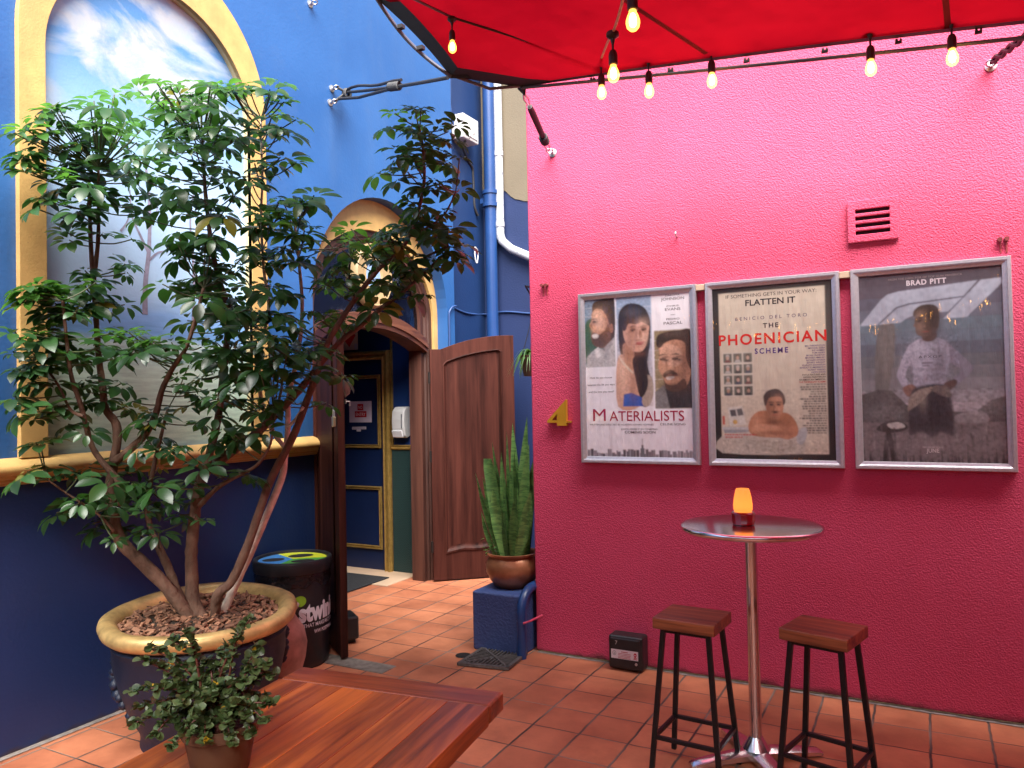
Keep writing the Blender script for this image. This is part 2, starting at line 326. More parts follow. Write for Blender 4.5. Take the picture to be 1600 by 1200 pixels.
# mural
def mural_mat():
    m = bpy.data.materials.new('mural_paint'); m.use_nodes = True; n = m.node_tree.nodes; l = m.node_tree.links; p = n['Principled BSDF']; p.inputs['Roughness'].default_value = .55
    tc = n.new('ShaderNodeTexCoord'); sp = n.new('ShaderNodeSeparateXYZ'); l.new(tc.outputs['Object'], sp.inputs[0])
    def noise_(scale, st, det=8, dist=0., rough=.55):
        mp = n.new('ShaderNodeMapping'); mp.inputs['Scale'].default_value = st; mp.inputs['Rotation'].default_value = (rad(18), 0, 0); l.new(tc.outputs['Object'], mp.inputs[0])
        q = n.new('ShaderNodeTexNoise'); q.inputs['Scale'].default_value = scale; q.inputs['Detail'].default_value = det; q.inputs['Distortion'].default_value = dist; q.inputs['Roughness'].default_value = rough; l.new(mp.outputs[0], q.inputs['Vector']); return q.outputs['Fac']
    # vertical gradient of painted zones, dimmed high and lifted low to offset uneven light
    wv = noise_(6, (1, 1, 3)); md = n.new('ShaderNodeMath'); md.operation = 'MULTIPLY_ADD'; md.inputs[1].default_value = .09; l.new(wv, md.inputs[0]); l.new(sp.outputs[2], md.inputs[2])
    mr = n.new('ShaderNodeMapRange'); mr.inputs['From Min'].default_value = 1.40; mr.inputs['From Max'].default_value = 4.05; l.new(md.outputs[0], mr.inputs['Value'])
    r = n.new('ShaderNodeValToRGB'); l.new(mr.outputs[0], r.inputs[0]); E = r.color_ramp.elements
    stops = [(0, (.34, .50, .40)), (.10, (.42, .61, .50)), (.17, (.47, .66, .56)), (.20, (.32, .52, .50)), (.225, (.45, .62, .60)), (.245, (.14, .34, .66)), (.285, (.20, .42, .76)), (.32, (.34, .56, .80)), (.36, (.38, .60, .82)), (.48, (.36, .55, .78)), (.66, (.22, .38, .56)), (.8, (.085, .22, .42)), (1, (.055, .17, .38))]
    E[0].position = 0; E[0].color = (*stops[0][1], 1); E[1].position = 1; E[1].color = (*stops[-1][1], 1)
    for q, c in stops[1:-1]: e = E.new(q); e.color = (*c, 1)
    # clouds
    c1 = noise_(1.35, (1, 1, 2.1), 9, .7); cr = n.new('ShaderNodeValToRGB'); l.new(c1, cr.inputs[0]); cr.color_ramp.elements[0].position = .43; cr.color_ramp.elements[1].position = .56
    zm = n.new('ShaderNodeMapRange'); zm.inputs['From Min'].default_value = 2.75; zm.inputs['From Max'].default_value = 3.35; l.new(sp.outputs[2], zm.inputs['Value'])
    mu = n.new('ShaderNodeMath'); mu.operation = 'MULTIPLY'; l.new(cr.outputs[0], mu.inputs[0]); l.new(zm.outputs[0], mu.inputs[1])
    c2 = noise_(4, (1, 1, 1.6), 8, .4); ccr = n.new('ShaderNodeValToRGB'); l.new(c2, ccr.inputs[0]); ccr.color_ramp.elements[0].color = (.28, .39, .52, 1); ccr.color_ramp.elements[0].position = .3; ccr.color_ramp.elements[1].color = (.36, .38, .40, 1); ccr.color_ramp.elements[1].position = .62
    mx = n.new('ShaderNodeMix'); mx.data_type = 'RGBA'; l.new(mu.outputs[0], mx.inputs[0]); l.new(r.outputs[0], mx.inputs[6]); l.new(ccr.outputs[0], mx.inputs[7])
    # brush streaks in the lower field
    st = noise_(5, (1, 1.2, 9), 6); sr = n.new('ShaderNodeValToRGB'); l.new(st, sr.inputs[0]); sr.color_ramp.elements[0].color = (.72, .74, .74, 1); sr.color_ramp.elements[0].position = .3; sr.color_ramp.elements[1].color = (1.12, 1.1, 1.08, 1); sr.color_ramp.elements[1].position = .7
    zl = n.new('ShaderNodeMapRange'); zl.inputs['From Min'].default_value = 2.3; zl.inputs['From Max'].default_value = 1.9; l.new(sp.outputs[2], zl.inputs['Value'])
    m2 = n.new('ShaderNodeMix'); m2.data_type = 'RGBA'; m2.blend_type = 'MULTIPLY'; l.new(zl.outputs[0], m2.inputs[0]); l.new(mx.outputs[2], m2.inputs[6]); l.new(sr.outputs[0], m2.inputs[7])
    l.new(m2.outputs[2], p.inputs['Base Color'])
    bn = n.new('ShaderNodeTexNoise'); bn.inputs['Scale'].default_value = 60; l.new(tc.outputs['Object'], bn.inputs['Vector'])
    b = n.new('ShaderNodeBump'); b.inputs['Strength'].default_value = .35; b.inputs['Distance'].default_value = .003; l.new(bn.outputs['Fac'], b.inputs['Height']); l.new(b.outputs[0], p.inputs['Normal'])
    return m
mur = MB().add([(-3.82, 2.12, 1.32), (-3.82, 3.6, 1.32), (-3.82, 3.6, 4.08), (-3.82, 2.12, 4.08)], [(0, 1, 2, 3)]).build('mural', mural_mat(), blue)
mur['label'] = 'painted mural of clouds, a blue shore, a pale field and thin bare trees'
m_ptree = mat('painted_bark', (.22, .22, .30), .6, var=.3, vs=20)
def flat_ribbon(b, pts, w0, w1, x):
    pts = spline([V((0, a, c)) for a, c in pts], 5); k = len(pts); vs = []
    for i, p in enumerate(pts):
        d = (pts[min(i+1, k-1)] - pts[max(i-1, 0)]).normalized(); nn = V((0, -d.z, d.y)); wd = (w0+(w1-w0)*i/(k-1))/2
        vs += [V((x, p.y, p.z)) + nn*wd, V((x, p.y, p.z)) - nn*wd]
    b.add(vs, [(2*i, 2*i+1, 2*i+3, 2*i+2) for i in range(k-1)])
b = MB()
flat_ribbon(b, [(2.785, 2.12), (2.79, 2.3), (2.815, 2.5), (2.82, 2.75), (2.80, 2.95)], .035, .015, -3.8185)
flat_ribbon(b, [(2.81, 2.47), (2.76, 2.56), (2.71, 2.66), (2.70, 2.8)], .018, .006, -3.8180)
flat_ribbon(b, [(2.815, 2.43), (2.87, 2.48), (2.93, 2.50)], .014, .005, -3.8175)
flat_ribbon(b, [(2.82, 2.62), (2.86, 2.70), (2.88, 2.80)], .012, .004, -3.8170)
flat_ribbon(b, [(2.64, 2.56), (2.68, 2.62), (2.70, 2.70)], .012, .004, -3.8165)
flat_ribbon(b, [(3.10, 2.05), (3.11, 2.4), (3.09, 2.7), (3.12, 2.9)], .022, .008, -3.8160)
b.build('painted_tree', m_ptree, mur)
# end of the blue wall, stepping back
blue2 = MB().prism([[(5.95, 0), (6.60, 0), (6.60, 8), (5.95, 8)]], yz, .05, .30).build('wall_return', stucco('shaded_blue', (.0035, .020, .080), (.006, .027, .10), bs=55, bump=.3, rough=.5, vs=1.6), blue)  # blue darker than the main wall: the shade here is put into the colour

# ---- back wall: olive-beige above, navy below a wavy edge
m_navy = stucco('navy_paint', (.006, .017, .068), (.009, .022, .085), bs=60, rough=.55)
m_beige = stucco('beige_paint', (.115, .092, .060), (.14, .112, .074), bs=80, bump=.5)
edge = [(-3.66, 3.69), (-3.62, 3.68), (-3.58, 3.66), (-3.52, 3.60), (-3.47, 3.565), (-3.43, 3.555), (-3.38, 3.535), (-3.2, 3.50), (-2.6, 3.45), (-1.0, 3.40)]
f3 = lambda x, z, d: V((x, 6.60 + d, z))
bk = MB().prism([[(-3.9, 0), (-1, 0)] + edge[::-1] + [(-3.9, 3.70)]], f3, 0, .3).build('back_wall', m_navy)
tag(bk, 'narrow back wall behind the wooden door, olive beige above and navy below', 'wall')
MB().prism([[(-3.9, 3.70)] + edge + [(-1, 8), (-3.9, 8)]], f3, -.008, .3).build('upper_plaster', m_beige, bk)

# ---- pink wall
m_pink = stucco('pink_paint', (.57, .047, .120), (.63, .058, .142), bs=135, bump=1.0, bd=.0075, vs=2.2, rough=.72)
def weather(m, dirt, streak=.16, spots=.5, base=0.):
    n = m.node_tree.nodes; l = m.node_tree.links; p = n['Principled BSDF']; src = p.inputs['Base Color'].links[0].from_socket
    tc = n.new('ShaderNodeTexCoord')
    def layer(scale, st, lo, hi, amt, det=6):
        nonlocal src
        mp = n.new('ShaderNodeMapping'); mp.inputs['Scale'].default_value = st; l.new(tc.outputs['Object'], mp.inputs[0])
        q = n.new('ShaderNodeTexNoise'); q.inputs['Scale'].default_value = scale; q.inputs['Detail'].default_value = det; q.inputs['Roughness'].default_value = .65; l.new(mp.outputs[0], q.inputs['Vector'])
        r = n.new('ShaderNodeMapRange'); r.inputs['From Min'].default_value = lo; r.inputs['From Max'].default_value = hi; r.inputs['To Max'].default_value = amt; l.new(q.outputs['Fac'], r.inputs['Value'])
        x = n.new('ShaderNodeMix'); x.data_type = 'RGBA'; l.new(r.outputs[0], x.inputs[0]); l.new(src, x.inputs[6]); x.inputs[7].default_value = (*dirt, 1); src = x.outputs[2]
    layer(1.6, (2.2, 2.2, .35), .52, .78, streak); layer(3.0, (1, 1, 1), .60, .75, streak*.8); layer(38, (1, 1, 1), .735, .76, spots, 2)
    if base:
        sp = n.new('ShaderNodeSeparateXYZ'); l.new(tc.outputs['Object'], sp.inputs[0]); q = n.new('ShaderNodeTexNoise'); q.inputs['Scale'].default_value = 9; q.inputs['Detail'].default_value = 7; l.new(tc.outputs['Object'], q.inputs['Vector'])
        a = n.new('ShaderNodeMath'); a.operation = 'MULTIPLY_ADD'; a.inputs[1].default_value = -base*2.2; l.new(q.outputs['Fac'], a.inputs[0]); l.new(sp.outputs[2], a.inputs[2])
        r = n.new('ShaderNodeMapRange'); r.inputs['From Min'].default_value = -base*.25; r.inputs['From Max'].default_value = -base*1.1; r.inputs['To Max'].default_value = .8; l.new(a.outputs[0], r.inputs['Value'])
        x = n.new('ShaderNodeMix'); x.data_type = 'RGBA'; l.new(r.outputs[0], x.inputs[0]); l.new(src, x.inputs[6]); x.inputs[7].default_value = (.045, .022, .015, 1); src = x.outputs[2]
    l.new(src, p.inputs['Base Color'])
weather(m_pink, (.34, .035, .07), .22, .35, .045); weather(m_blue, (.05, .11, .24), .35, .5); weather(MATS['dado_navy'], (.03, .05, .11), .5, .5, .03); weather(m_gold, (.28, .17, .07), .4, .6); weather(m_beige, (.08, .06, .035), .4, .5); weather(MATS['shaded_blue'], (.03, .06, .13), .4, .5)
pk = MB().box((-2.22, 4.38, 0), (3.6, 4.75, 4.6)).build('pink_wall', m_pink)
pk.modifiers.new('bevel', 'BEVEL').width = .012; pk.modifiers['bevel'].segments = 3
tag(pk, 'hot pink rough stucco wall carrying the three film posters', 'wall')
fy = lambda x, z, d: V((x, 4.38 - d, z))                 # d = proud of the pink wall
vo = [(-.33, 2.385), (-.09, 2.385), (-.09, 2.605), (-.33, 2.605)]
slots = [[(-.292, 2.424+i*.037), (-.130, 2.424+i*.037), (-.130, 2.444+i*.037), (-.292, 2.444+i*.037)] for i in range(4)]
vt = MB().prism([vo] + slots, fy, .022, .004).build('air_vent', m_pink, pk, bevel=.004)
vt['label'] = 'square pink painted air vent with four dark slots'
MB().box((-.30, 4.374, 2.41), (-.12, 4.379, 2.58)).build('vent_shadow_box', mat('dark_hole', (.012, .006, .008), .9), vt)

# ---- unseen walls behind and right of the viewer, added to block sky light
m_cw = stucco('plaster_wall', (.26, .20, .15), (.32, .25, .19), bs=60)
tag(MB().box((-4.3, -2.6, 0), (3.9, -2.3, 3.6)).build('light_block_wall', m_cw), 'unseen plaster wall added behind the viewer to hold back sky light', 'wall')
tag(MB().box((3.6, -2.3, 0), (3.9, 4.75, 4.4)).build('light_block_wall', m_cw), 'unseen plaster wall added on the right to hold back sky light', 'wall')
# ---- hall behind the doorway
m_hall = mat('hall_navy', (.007, .028, .12), .42, var=.15, vs=3, bump=.15, bs=40)
hall = MB().box((-6.0, 5.85, 0), (-4.09, 5.95, 3.4)).build('hall_wall', m_hall); tag(hall, 'dark blue hall wall with gilt frames seen through the doorway', 'wall')
MB().box((-6.1, 3.6, 0), (-6.0, 5.95, 3.4)).build('side_wall', m_hall, hall)
MB().box((-6.1, 3.5, 0), (-4.09, 3.6, 3.4)).build('near_wall', m_hall, hall)
MB().box((-6.1, 3.5, 3.4), (-4.09, 5.95, 3.5)).build('hall_ceiling', m_hall, hall)
m_gilt = mat('gilt', (.40, .26, .075), .35, metal=.55, var=.2, vs=25)
def gilt_frame(x0, x1, z0, z1, wd, name, parent, y=5.85, pr=.022):
    b = MB(); P = [(x0, z0), (x1, z0), (x1, z1), (x0, z1)]; path = []
    for i, (x, z) in enumerate(P):
        sx = 1 if x == x0 else -1; sz = 1 if z == z0 else -1
        path.append(((x, y, z), (sx, 0, sz), (0, -1, 0)))
    pf = [(0, 0.0005), (0, pr*.5), (wd*.15, pr), (wd*.35, pr), (wd*.45, pr*.55), (wd*.7, pr*.6), (wd*.82, pr*.9), (wd, pr*.5), (wd, 0.0005)]
    return b.sweep(path, pf, close=True).build(name, m_gilt, parent)
hd = MB().box((-5.6, 5.845, 0), (-4.535, 5.8495, 2.04)).build('hall_door', mat('hall_door_navy', (.005, .014, .058), .4, var=.15, vs=3))
tag(hd, 'dark navy hall door with the NO ENTRY notice and gilt panels', 'door')
gilt_frame(-5.62, -4.455, -.2, 2.10, .085, 'gilt_architrave', hall, y=5.845, pr=.05)
gilt_frame(-5.5, -4.575, 1.165, 1.87, .035, 'upper_panel', hd, y=5.845)
gilt_frame(-5.5, -4.575, .20, .80, .035, 'lower_panel', hd, y=5.845)
MB().sweep([((-4.45, 5.85, 1.155), (0, -1, 0), (0, 0, 1)), ((-4.09, 5.85, 1.155), (0, -1, 0), (0, 0, 1))], [(0.001, 0), (.02, 0), (.028, .012), (.02, .024), (.026, .036), (.012, .045), (.001, .045)]).build('dado_rail', m_gilt, hall)
gb = MB()
for (x0, x1) in ((-4.446, -4.43),): gb.box((x0, 5.83, 1.2), (x1, 5.849, 3.2))
gb.build('gilt_strip', m_gilt, hall)
def herring():
    m = bpy.data.materials.new('herringbone_green'); m.use_nodes = True; n = m.node_tree.nodes; l = m.node_tree.links; p = n['Principled BSDF']; p.inputs['Roughness'].default_value = .6
    tc = n.new('ShaderNodeTexCoord'); sp = n.new('ShaderNodeSeparateXYZ'); l.new(tc.outputs['Object'], sp.inputs[0])
    def mth(op, a, b=None):
        q = n.new('ShaderNodeMath'); q.operation = op
        for i, x in enumerate((a, b)):
            if x is None: continue
            if isinstance(x, (int, float)): q.inputs[i].default_value = x
            else: l.new(x, q.inputs[i])
        return q.outputs[0]
    tri = mth('PINGPONG', sp.outputs[0], .025); v = mth('FRACT', mth('DIVIDE', mth('ADD', sp.outputs[2], tri), .016)); s = mth('GREATER_THAN', v, .55)
    mx = n.new('ShaderNodeMix'); mx.data_type = 'RGBA'; l.new(s, mx.inputs[0]); mx.inputs[6].default_value = (.003, .013, .018, 1); mx.inputs[7].default_value = (.015, .052, .047, 1); l.new(mx.outputs[2], p.inputs['Base Color']); return m
MB().box((-4.45, 5.842, 0.0), (-4.09, 5.8495, 1.155)).build('green_dado', herring(), hall)
mt = MB().box((-5.2, 4.95, .006), (-4.32, 5.60, .016)).build('door_mat', mat('black_mat', (.012, .013, .016), .95, var=.3, vs=40, bump=.8, bs=200), bevel=.004); tag(mt, 'black rubber door mat just inside the arched doorway', 'mat')

# ---- the wooden arched doorway
m_wood = wood('door_wood', (.040, .013, .009), (.090, .033, .022), axis=2, rough=.55, streak=.45, grain=1.1, coat=.0)
m_woodh = wood('door_wood_across', (.065, .021, .012), (.15, .056, .030), axis=1, rough=.42, streak=.45, grain=1.1)
dw = thing('arched_doorway', 'wooden arched doorway with a glazed fanlight, set in the blue wall', 'doorway', (-3.93, DC, 0))
W0, W1 = .81, .70                                        # wood frame half widths
zo, zi = 3.00, 2.89
def band(o_a, o_top, i_a, i_top, z0, sp=2.30, n=40):
    o = [(DC-o_a, z0)] + arc(DC, sp, o_a, o_top-sp, n) + [(DC+o_a, z0)]; i = [(DC-i_a, z0)] + arc(DC, sp, i_a, i_top-sp, n) + [(DC+i_a, z0)]
    return [o + i[::-1]]
MB().prism(band(DR+.02, 3.27, W0-.003, zo-.003, 0, 2.33), yz, .11, .30).build('gold_arch_band', m_gold, dw, bevel=.004)
def ringsweep(hw, top, sp, prof, z0=0.0, n=48):
    pts = [(DC-hw, z0), (DC-hw, z0+(sp-z0)*.5)] + arc(DC, sp, hw, top-sp, n) + [(DC+hw, z0+(sp-z0)*.5), (DC+hw, z0)]
    path = []
    for i, (y, z) in enumerate(pts):
        a = V(pts[max(i-1, 0)]); c = V(pts[min(i+1, len(pts)-1)]); d = (c-a).normalized(); nn = V((d.y, -d.x))
        path.append((yz(y, z, 0), V((0, nn.x, nn.y)), V((-1, 0, 0))))
    return MB().sweep(path, prof)
ringsweep(W0, zo, 2.30, [(0, .30), (0, .135), (.05, .135), (.058, .15), (.075, .15), (.085, .168), (.13, .168), (.13, .30)]).build('door_frame', m_wood, dw, smooth=True, angle=25)
# cambered transom beam
def camber(y, z0, h): t = (y-DC)/.72; return z0 + h*(1 - t*t)
ys = [DC-.72+1.44*i/30 for i in range(31)]
MB().prism([[(y, camber(y, 2.04, .17)) for y in ys] + [(y, camber(y, 2.155, .19)) for y in ys[::-1]]], yz, .12, .30).build('transom', m_woodh, dw, bevel=.008)
MB().prism([[(y, camber(y, 2.075, .178)) for y in ys] + [(y, camber(y, 2.105, .182)) for y in ys[::-1]]], yz, .105, .125).build('transom_bead', m_woodh, dw, bevel=.005)
gl = [(y, camber(y, 2.15, .19)) for y in ys] + arc(DC, 2.32, .70, zi-2.32, 30)[::-1]
fan = MB().prism([gl], yz, .20, .206).build('fanlight_glass', glass_pane('old_glass', (.30, .36, .46), .12, .12, .25, 22, (.75, .85, 1)), dw)
def oval(cy, cz, a, b, n=40): return [(cy + a*cos(2*pi*i/n), cz + b*sin(2*pi*i/n)) for i in range(n)]
def oval_ring(a, b, prof, m, name, parent, cy=4.97, cz=2.64):
    path = []
    for i in range(48):
        t = 2*pi*i/48; path.append((yz(cy + a*cos(t), cz + b*sin(t), .16), V((0, cos(t), sin(t))), V((1, 0, 0))))
    return MB().sweep(path, prof, close=True).build(name, m, parent, smooth=True, angle=50)
m_cream = mat('cream_plaster', (.34, .24, .12), .5, var=.08)
me_ = oval_ring(.17, .195, [(-.085, -.03), (-.085, .0), (-.06, .02), (-.03, .012), (0, .03), (.03, .02), (.05, .028), (.07, .01), (.075, -.03)], m_cream, 'oval_medallion', dw)
MB().prism([oval(4.97, 2.64, .10, .12)], yz, .155, .165).build('medallion_glass', mat('pale_blue_glass', (.25, .38, .60), .15, var=.2, vs=9), me_)

m_leafw = wood('door_leaf_wood', (.026, .0070, .0050), (.068, .020, .014), axis=2, rough=.55, streak=.5, grain=1.0, coat=.0)
m_leafw.node_tree.nodes['Principled BSDF'].inputs['Specular IOR Level'].default_value = .12
def leaf(name, label, hinge, ang, flip):
    """door leaf: local x from hinge to free edge, visible face -y"""
    L, T = .77, .045; r = bpy.data.objects.new(name, None); COL.objects.link(r); r.parent = dw; r.location = V((hinge[0], hinge[1], .012)) - dw.location; r.rotation_euler = (0, 0, ang); r['label'] = label
    top = lambda x: 2.055 + .125*(1 - (1 - min(1, max(0, (x-.10)/.62)))**2)
    xs = [L*i/24 for i in range(25)]
    f = lambda x, z, d: V((x, d, z))
    out = [(0, 0), (L, 0)] + [(x, top(x)) for x in xs[::-1]]
    px = [.115 + (L-.23)*i/20 for i in range(21)]
    hole = [(x, top(x) - .125 - (.02 if i in (0, 20) else 0)) for i, x in enumerate(px)][::-1]
    low = [(px[0], .235), (px[3], .250), (px[6], .262), (px[9], .255), (px[11], .255), (px[14], .262), (px[17], .250), (px[20], .235)]
    hole = low + hole
    MB().prism([out, hole], f, -T/2, T/2).build('stiles_and_rails', m_leafw, r, bevel=.006, local=True)
    cx = sum(p[0] for p in hole)/len(hole); cz = sum(p[1] for p in hole)/len(hole)
    sh = lambda k: [(cx + (x-cx)*(1-k/.29), cz + (z-cz)*(1-k/.85)) for x, z in hole]
    b = MB(); n = len(hole)
    for s in (-1, 1):
        rings = [(0, T/2+.008), (.012, T/2+.010), (.026, T/2-.006), (.034, .012), (.05, .010)]
        vs = []; 
        for k, d in rings: vs += [f(x, z, s*d) for x, z in sh(k-.004)]
        fs = [(i*n+j, i*n+(j+1) % n, (i+1)*n+(j+1) % n, (i+1)*n+j) for i in range(len(rings)-1) for j in range(n)]; b.add(vs, fs)
    b.build('panel_moulding', m_leafw, r, local=True)
    MB().prism([sh(.03)], f, -.011, .011).build('panel', m_leafw, r, local=True)
    for z in (.25, 1.05, 1.75): MB().tube([(-.008, -.024, z), (-.008, -.024, z+.1)], .011, 10).build('hinge', mat('dark_iron', (.03, .026, .024), .5, metal=.7), r, local=True, smooth=True)
    return r, top
lr, _ = leaf('door_leaf', 'brown panelled door leaf swung open behind the snake plant', (-3.885, 5.668), math.atan2(.666, .746), 0)
ll, _ = leaf('door_leaf', 'brown door leaf seen edge-on, swung open beside the recycling bin', (-3.87, 4.17), math.atan2(-.40, .58), 0)
MB().box((.77, -.032, .005), (.80, .012, 2.17)).build('meeting_stile', m_leafw, ll, bevel=.005, local=True)
lk = MB(); lk.tube([(.77, .03, 1.60), (.77, .055, 1.60), (.77, .055, 1.57)], .005, 8); lk.box((.74, .022, 1.585), (.80, .027, 1.615))
lk.build('hasp', mat('steel_dull', (.4, .38, .35), .4, metal=.9), ll, local=True)

# ================================================================== POSTERS
m_alu = mat('brushed_aluminium', (.62, .62, .66), .38, metal=.75, var=.08, vs=60, stretch=(1, 1, 1))
m_acr = glass_pane('acrylic', (1, 1, 1), .03, .02, .25, 9)
import numpy as np
def blur(m, r):                                              # small separable blur of a mask
    if r < .35: return m
    k = max(1, int(math.ceil(r*2.2))); w = np.exp(-.5*(np.arange(-k, k+1)/r)**2); w /= w.sum(); p = np.pad(m, k, mode='edge')
    p = sum(w[i]*p[i:i+m.shape[0], :] for i in range(2*k+1)); return sum(w[i]*p[:, i:i+m.shape[1]] for i in range(2*k+1))
def print_mat():
    if 'printed_picture' in MATS: return MATS['printed_picture']
    m = bpy.data.materials.new('printed_picture'); m.use_nodes = True; MATS['printed_picture'] = m; n = m.node_tree.nodes; l = m.node_tree.links; p = n['Principled BSDF']
    p.inputs['Roughness'].default_value = .5; a = n.new('ShaderNodeVertexColor'); a.layer_name = 'ink'; l.new(a.outputs[0], p.inputs['Base Color'])
    tc = n.new('ShaderNodeTexCoord'); mp = n.new('ShaderNodeMapping'); mp.inputs['Scale'].default_value = (9, 1, 2.2); nz = n.new('ShaderNodeTexNoise'); nz.inputs['Scale'].default_value = 2; nz.inputs['Detail'].default_value = 3; l.new(tc.outputs['Object'], mp.inputs[0]); l.new(mp.outputs[0], nz.inputs['Vector'])
    b = n.new('ShaderNodeBump'); b.inputs['Strength'].default_value = .5; b.inputs['Distance'].default_value = .012; l.new(nz.outputs['Fac'], b.inputs['Height']); l.new(b.outputs[0], p.inputs['Normal']); return m
class Art:
    """flat printed artwork: u right 0..1, v down 0..1 on an upright rectangle. Pictures are inked onto a fine grid of the sheet, lettering is laid a hair above it"""
    def __init__(s, x0, x1, z0, z1, d, W=0): 
        s.x0, s.x1, s.z0, s.z1, s.d = x0, x1, z0, z1, d; s.b = MB(); s.m = []; s.k = 0; s.W = W; s.soft = .7
        if W: s.H = int(W*(z1-z0)/(x1-x0)); s.c = np.zeros((s.H, W, 3)) + .5; s.U, s.Vv = np.meshgrid((np.arange(W)+.5)/W, (np.arange(s.H)+.5)/s.H)
    def P(s, u, v, e=0): return V((s.x0 + (s.x1-s.x0)*u, 4.38 - s.d - e, s.z1 - (s.z1-s.z0)*v))
    def _mi(s, c):
        m = paint(c) if not isinstance(c, bpy.types.Material) else c
        if m not in s.m: s.m.append(m)
        s.b.cur = s.m.index(m); s.k += 1; return .0003 + s.k*.00006
    def poly(s, pts, c, smooth=0, soft=None, alpha=1.):
        if smooth: pts = [(p.x, p.y) for p in spline([V((u, v, 0)) for u, v in pts], smooth, True)]
        if s.W:
            r = s.soft if soft is None else soft; pad = int(r*3)+2; P_ = np.array(pts)*[s.W, s.H]
            x0 = max(0, int(P_[:, 0].min())-pad); x1 = min(s.W, int(P_[:, 0].max())+pad+1); y0 = max(0, int(P_[:, 1].min())-pad); y1 = min(s.H, int(P_[:, 1].max())+pad+1)
            if x1 <= x0 or y1 <= y0: return
            m = np.zeros((y1-y0, x1-x0))
            for ox in (.25, .75):
                for oy in (.25, .75):
                    X, Y = np.meshgrid(np.arange(x0, x1)+ox, np.arange(y0, y1)+oy); ins = np.zeros(X.shape, bool)
                    for k in range(len(P_)):
                        (ax, ay), (bx, by) = P_[k], P_[(k+1) % len(P_)]
                        if ay != by: ins ^= ((ay > Y) != (by > Y)) & (X < (bx-ax)*(Y-ay)/(by-ay)+ax)
                    m += ins*.25
            m = (blur(m, r)*alpha)[..., None]; s.c[y0:y1, x0:x1] = s.c[y0:y1, x0:x1]*(1-m) + np.array(c)*m; return
        e = s._mi(c); tri = tessellate_polygon([[V((u, v, 0)) for u, v in pts]]); s.b.add([s.P(u, v, e) for u, v in pts], [tuple(t) for t in tri])
    def rect(s, u0, v0, u1, v1, c, **k): s.poly([(u0, v0), (u1, v0), (u1, v1), (u0, v1)], c, **k)
    def blob(s, u, v, a, b, c, n=20, rot=0, **k):
        s.poly([(u + a*cos(2*pi*i/n)*cos(rot) - b*sin(2*pi*i/n)*sin(rot), v + a*cos(2*pi*i/n)*sin(rot) + b*sin(2*pi*i/n)*cos(rot)) for i in range(n)], c, **k)
    def glow(s, u, v, a, b, c, alpha=.6, rot=0.):                # soft airbrushed tone
        X = (s.U-u); Y = (s.Vv-v); p = X*cos(rot)+Y*sin(rot); q = -X*sin(rot)+Y*cos(rot); m = (alpha*np.exp(-(p/a)**2-(q/b)**2))[..., None]; s.c = s.c*(1-m) + np.array(c)*m
    def grain(s, u0, v0, u1, v1, amt, r=.8, seed=1):             # printed texture inside a box
        rg = np.random.default_rng(seed); x0, x1, y0, y1 = int(u0*s.W), int(u1*s.W), int(v0*s.H), int(v1*s.H)
        n = blur(rg.normal(size=(y1-y0, x1-x0)), r); n /= n.std(); s.c[y0:y1, x0:x1] = np.clip(s.c[y0:y1, x0:x1]*(1+amt*n)[..., None], .004, .9)
    def face(s, u, v, w, h, lit=1, sk=(.62, .38, .27), dk=(.12, .05, .03)):     # soft modelling of a face about (u, v)
        s.glow(u+lit*-.30*w, v+.05*h, .28*w, .55*h, dk, .50); s.glow(u+lit*.20*w, v-.28*h, .28*w, .14*h, sk, .5); s.glow(u+lit*.25*w, v+.12*h, .17*w, .14*h, sk, .55)
        for q in (-.22, .22): s.glow(u+q*w, v-.09*h, .13*w, .055*h, dk, .60); s.glow(u+q*w, v-.165*h, .14*w, .022*h, dk, .75); s.glow(u+q*w, v-.085*h, .05*w, .018*h, (.01, .008, .008), .8)
        s.glow(u-.05*w*lit, v+.05*h, .05*w, .16*h, dk, .40); s.glow(u+.03*w*lit, v+.10*h, .05*w, .05*h, sk, .6); s.glow(u, v+.165*h, .13*w, .022*h, dk, .6)
        s.glow(u, v+.27*h, .17*w, .022*h, (.25, .05, .04), .75); s.glow(u, v+.34*h, .13*w, .02*h, dk, .35); s.glow(u, v+.52*h, .35*w, .07*h, dk, .6)
    def dashes(s, u, v, wd, ht, c, align='C'):             # print too small to read
        u0 = u - {'C': wd/2, 'L': 0, 'R': wd}[align]; x = u0
        while x < u0 + wd - .004: k = min(random.uniform(.008, .03), u0+wd-x); s.rect(x, v-ht, x+k, v, c); x += k + random.uniform(.004, .007)
    def text(s, body, u, v, wd, ht, c, align='C', bold=0., space=1.):
        e = s._mi(c); W = s.x1-s.x0; H = s.z1-s.z0
        vs, fs = text_mesh(body, lambda x, z, d: V((s.x0 + x, 4.38 - s.d - e, s.z1 + z)), u*W, -v*H, wd*W if wd else None, ht*H if ht else None, align, bold, space)
        s.b.add(vs, fs)
    def build(s, name, parent):
        o = s.b.build(name if not s.W else 'lettering', s.m, None if s.W else parent, normals=False)
        if not s.W: return o
        me = bpy.data.meshes.new(name); W, H = s.W, s.H; vs = [tuple(s.P(i/W, j/H)) for j in range(H+1) for i in range(W+1)]
        me.from_pydata(vs, [], [(j*(W+1)+i, (j+1)*(W+1)+i, (j+1)*(W+1)+i+1, j*(W+1)+i+1) for j in range(H) for i in range(W)])
        at = me.attributes.new('ink', 'FLOAT_COLOR', 'CORNER'); col = np.ones((H*W, 4, 4), np.float32); cc = np.pad(s.c, ((0, 1), (0, 1), (0, 0)), mode='edge')
        vc = np.pad(s.c, ((1, 1), (1, 1), (0, 0)), mode='edge'); vc = (vc[:-1, :-1]+vc[1:, :-1]+vc[:-1, 1:]+vc[1:, 1:])/4      # corner colours
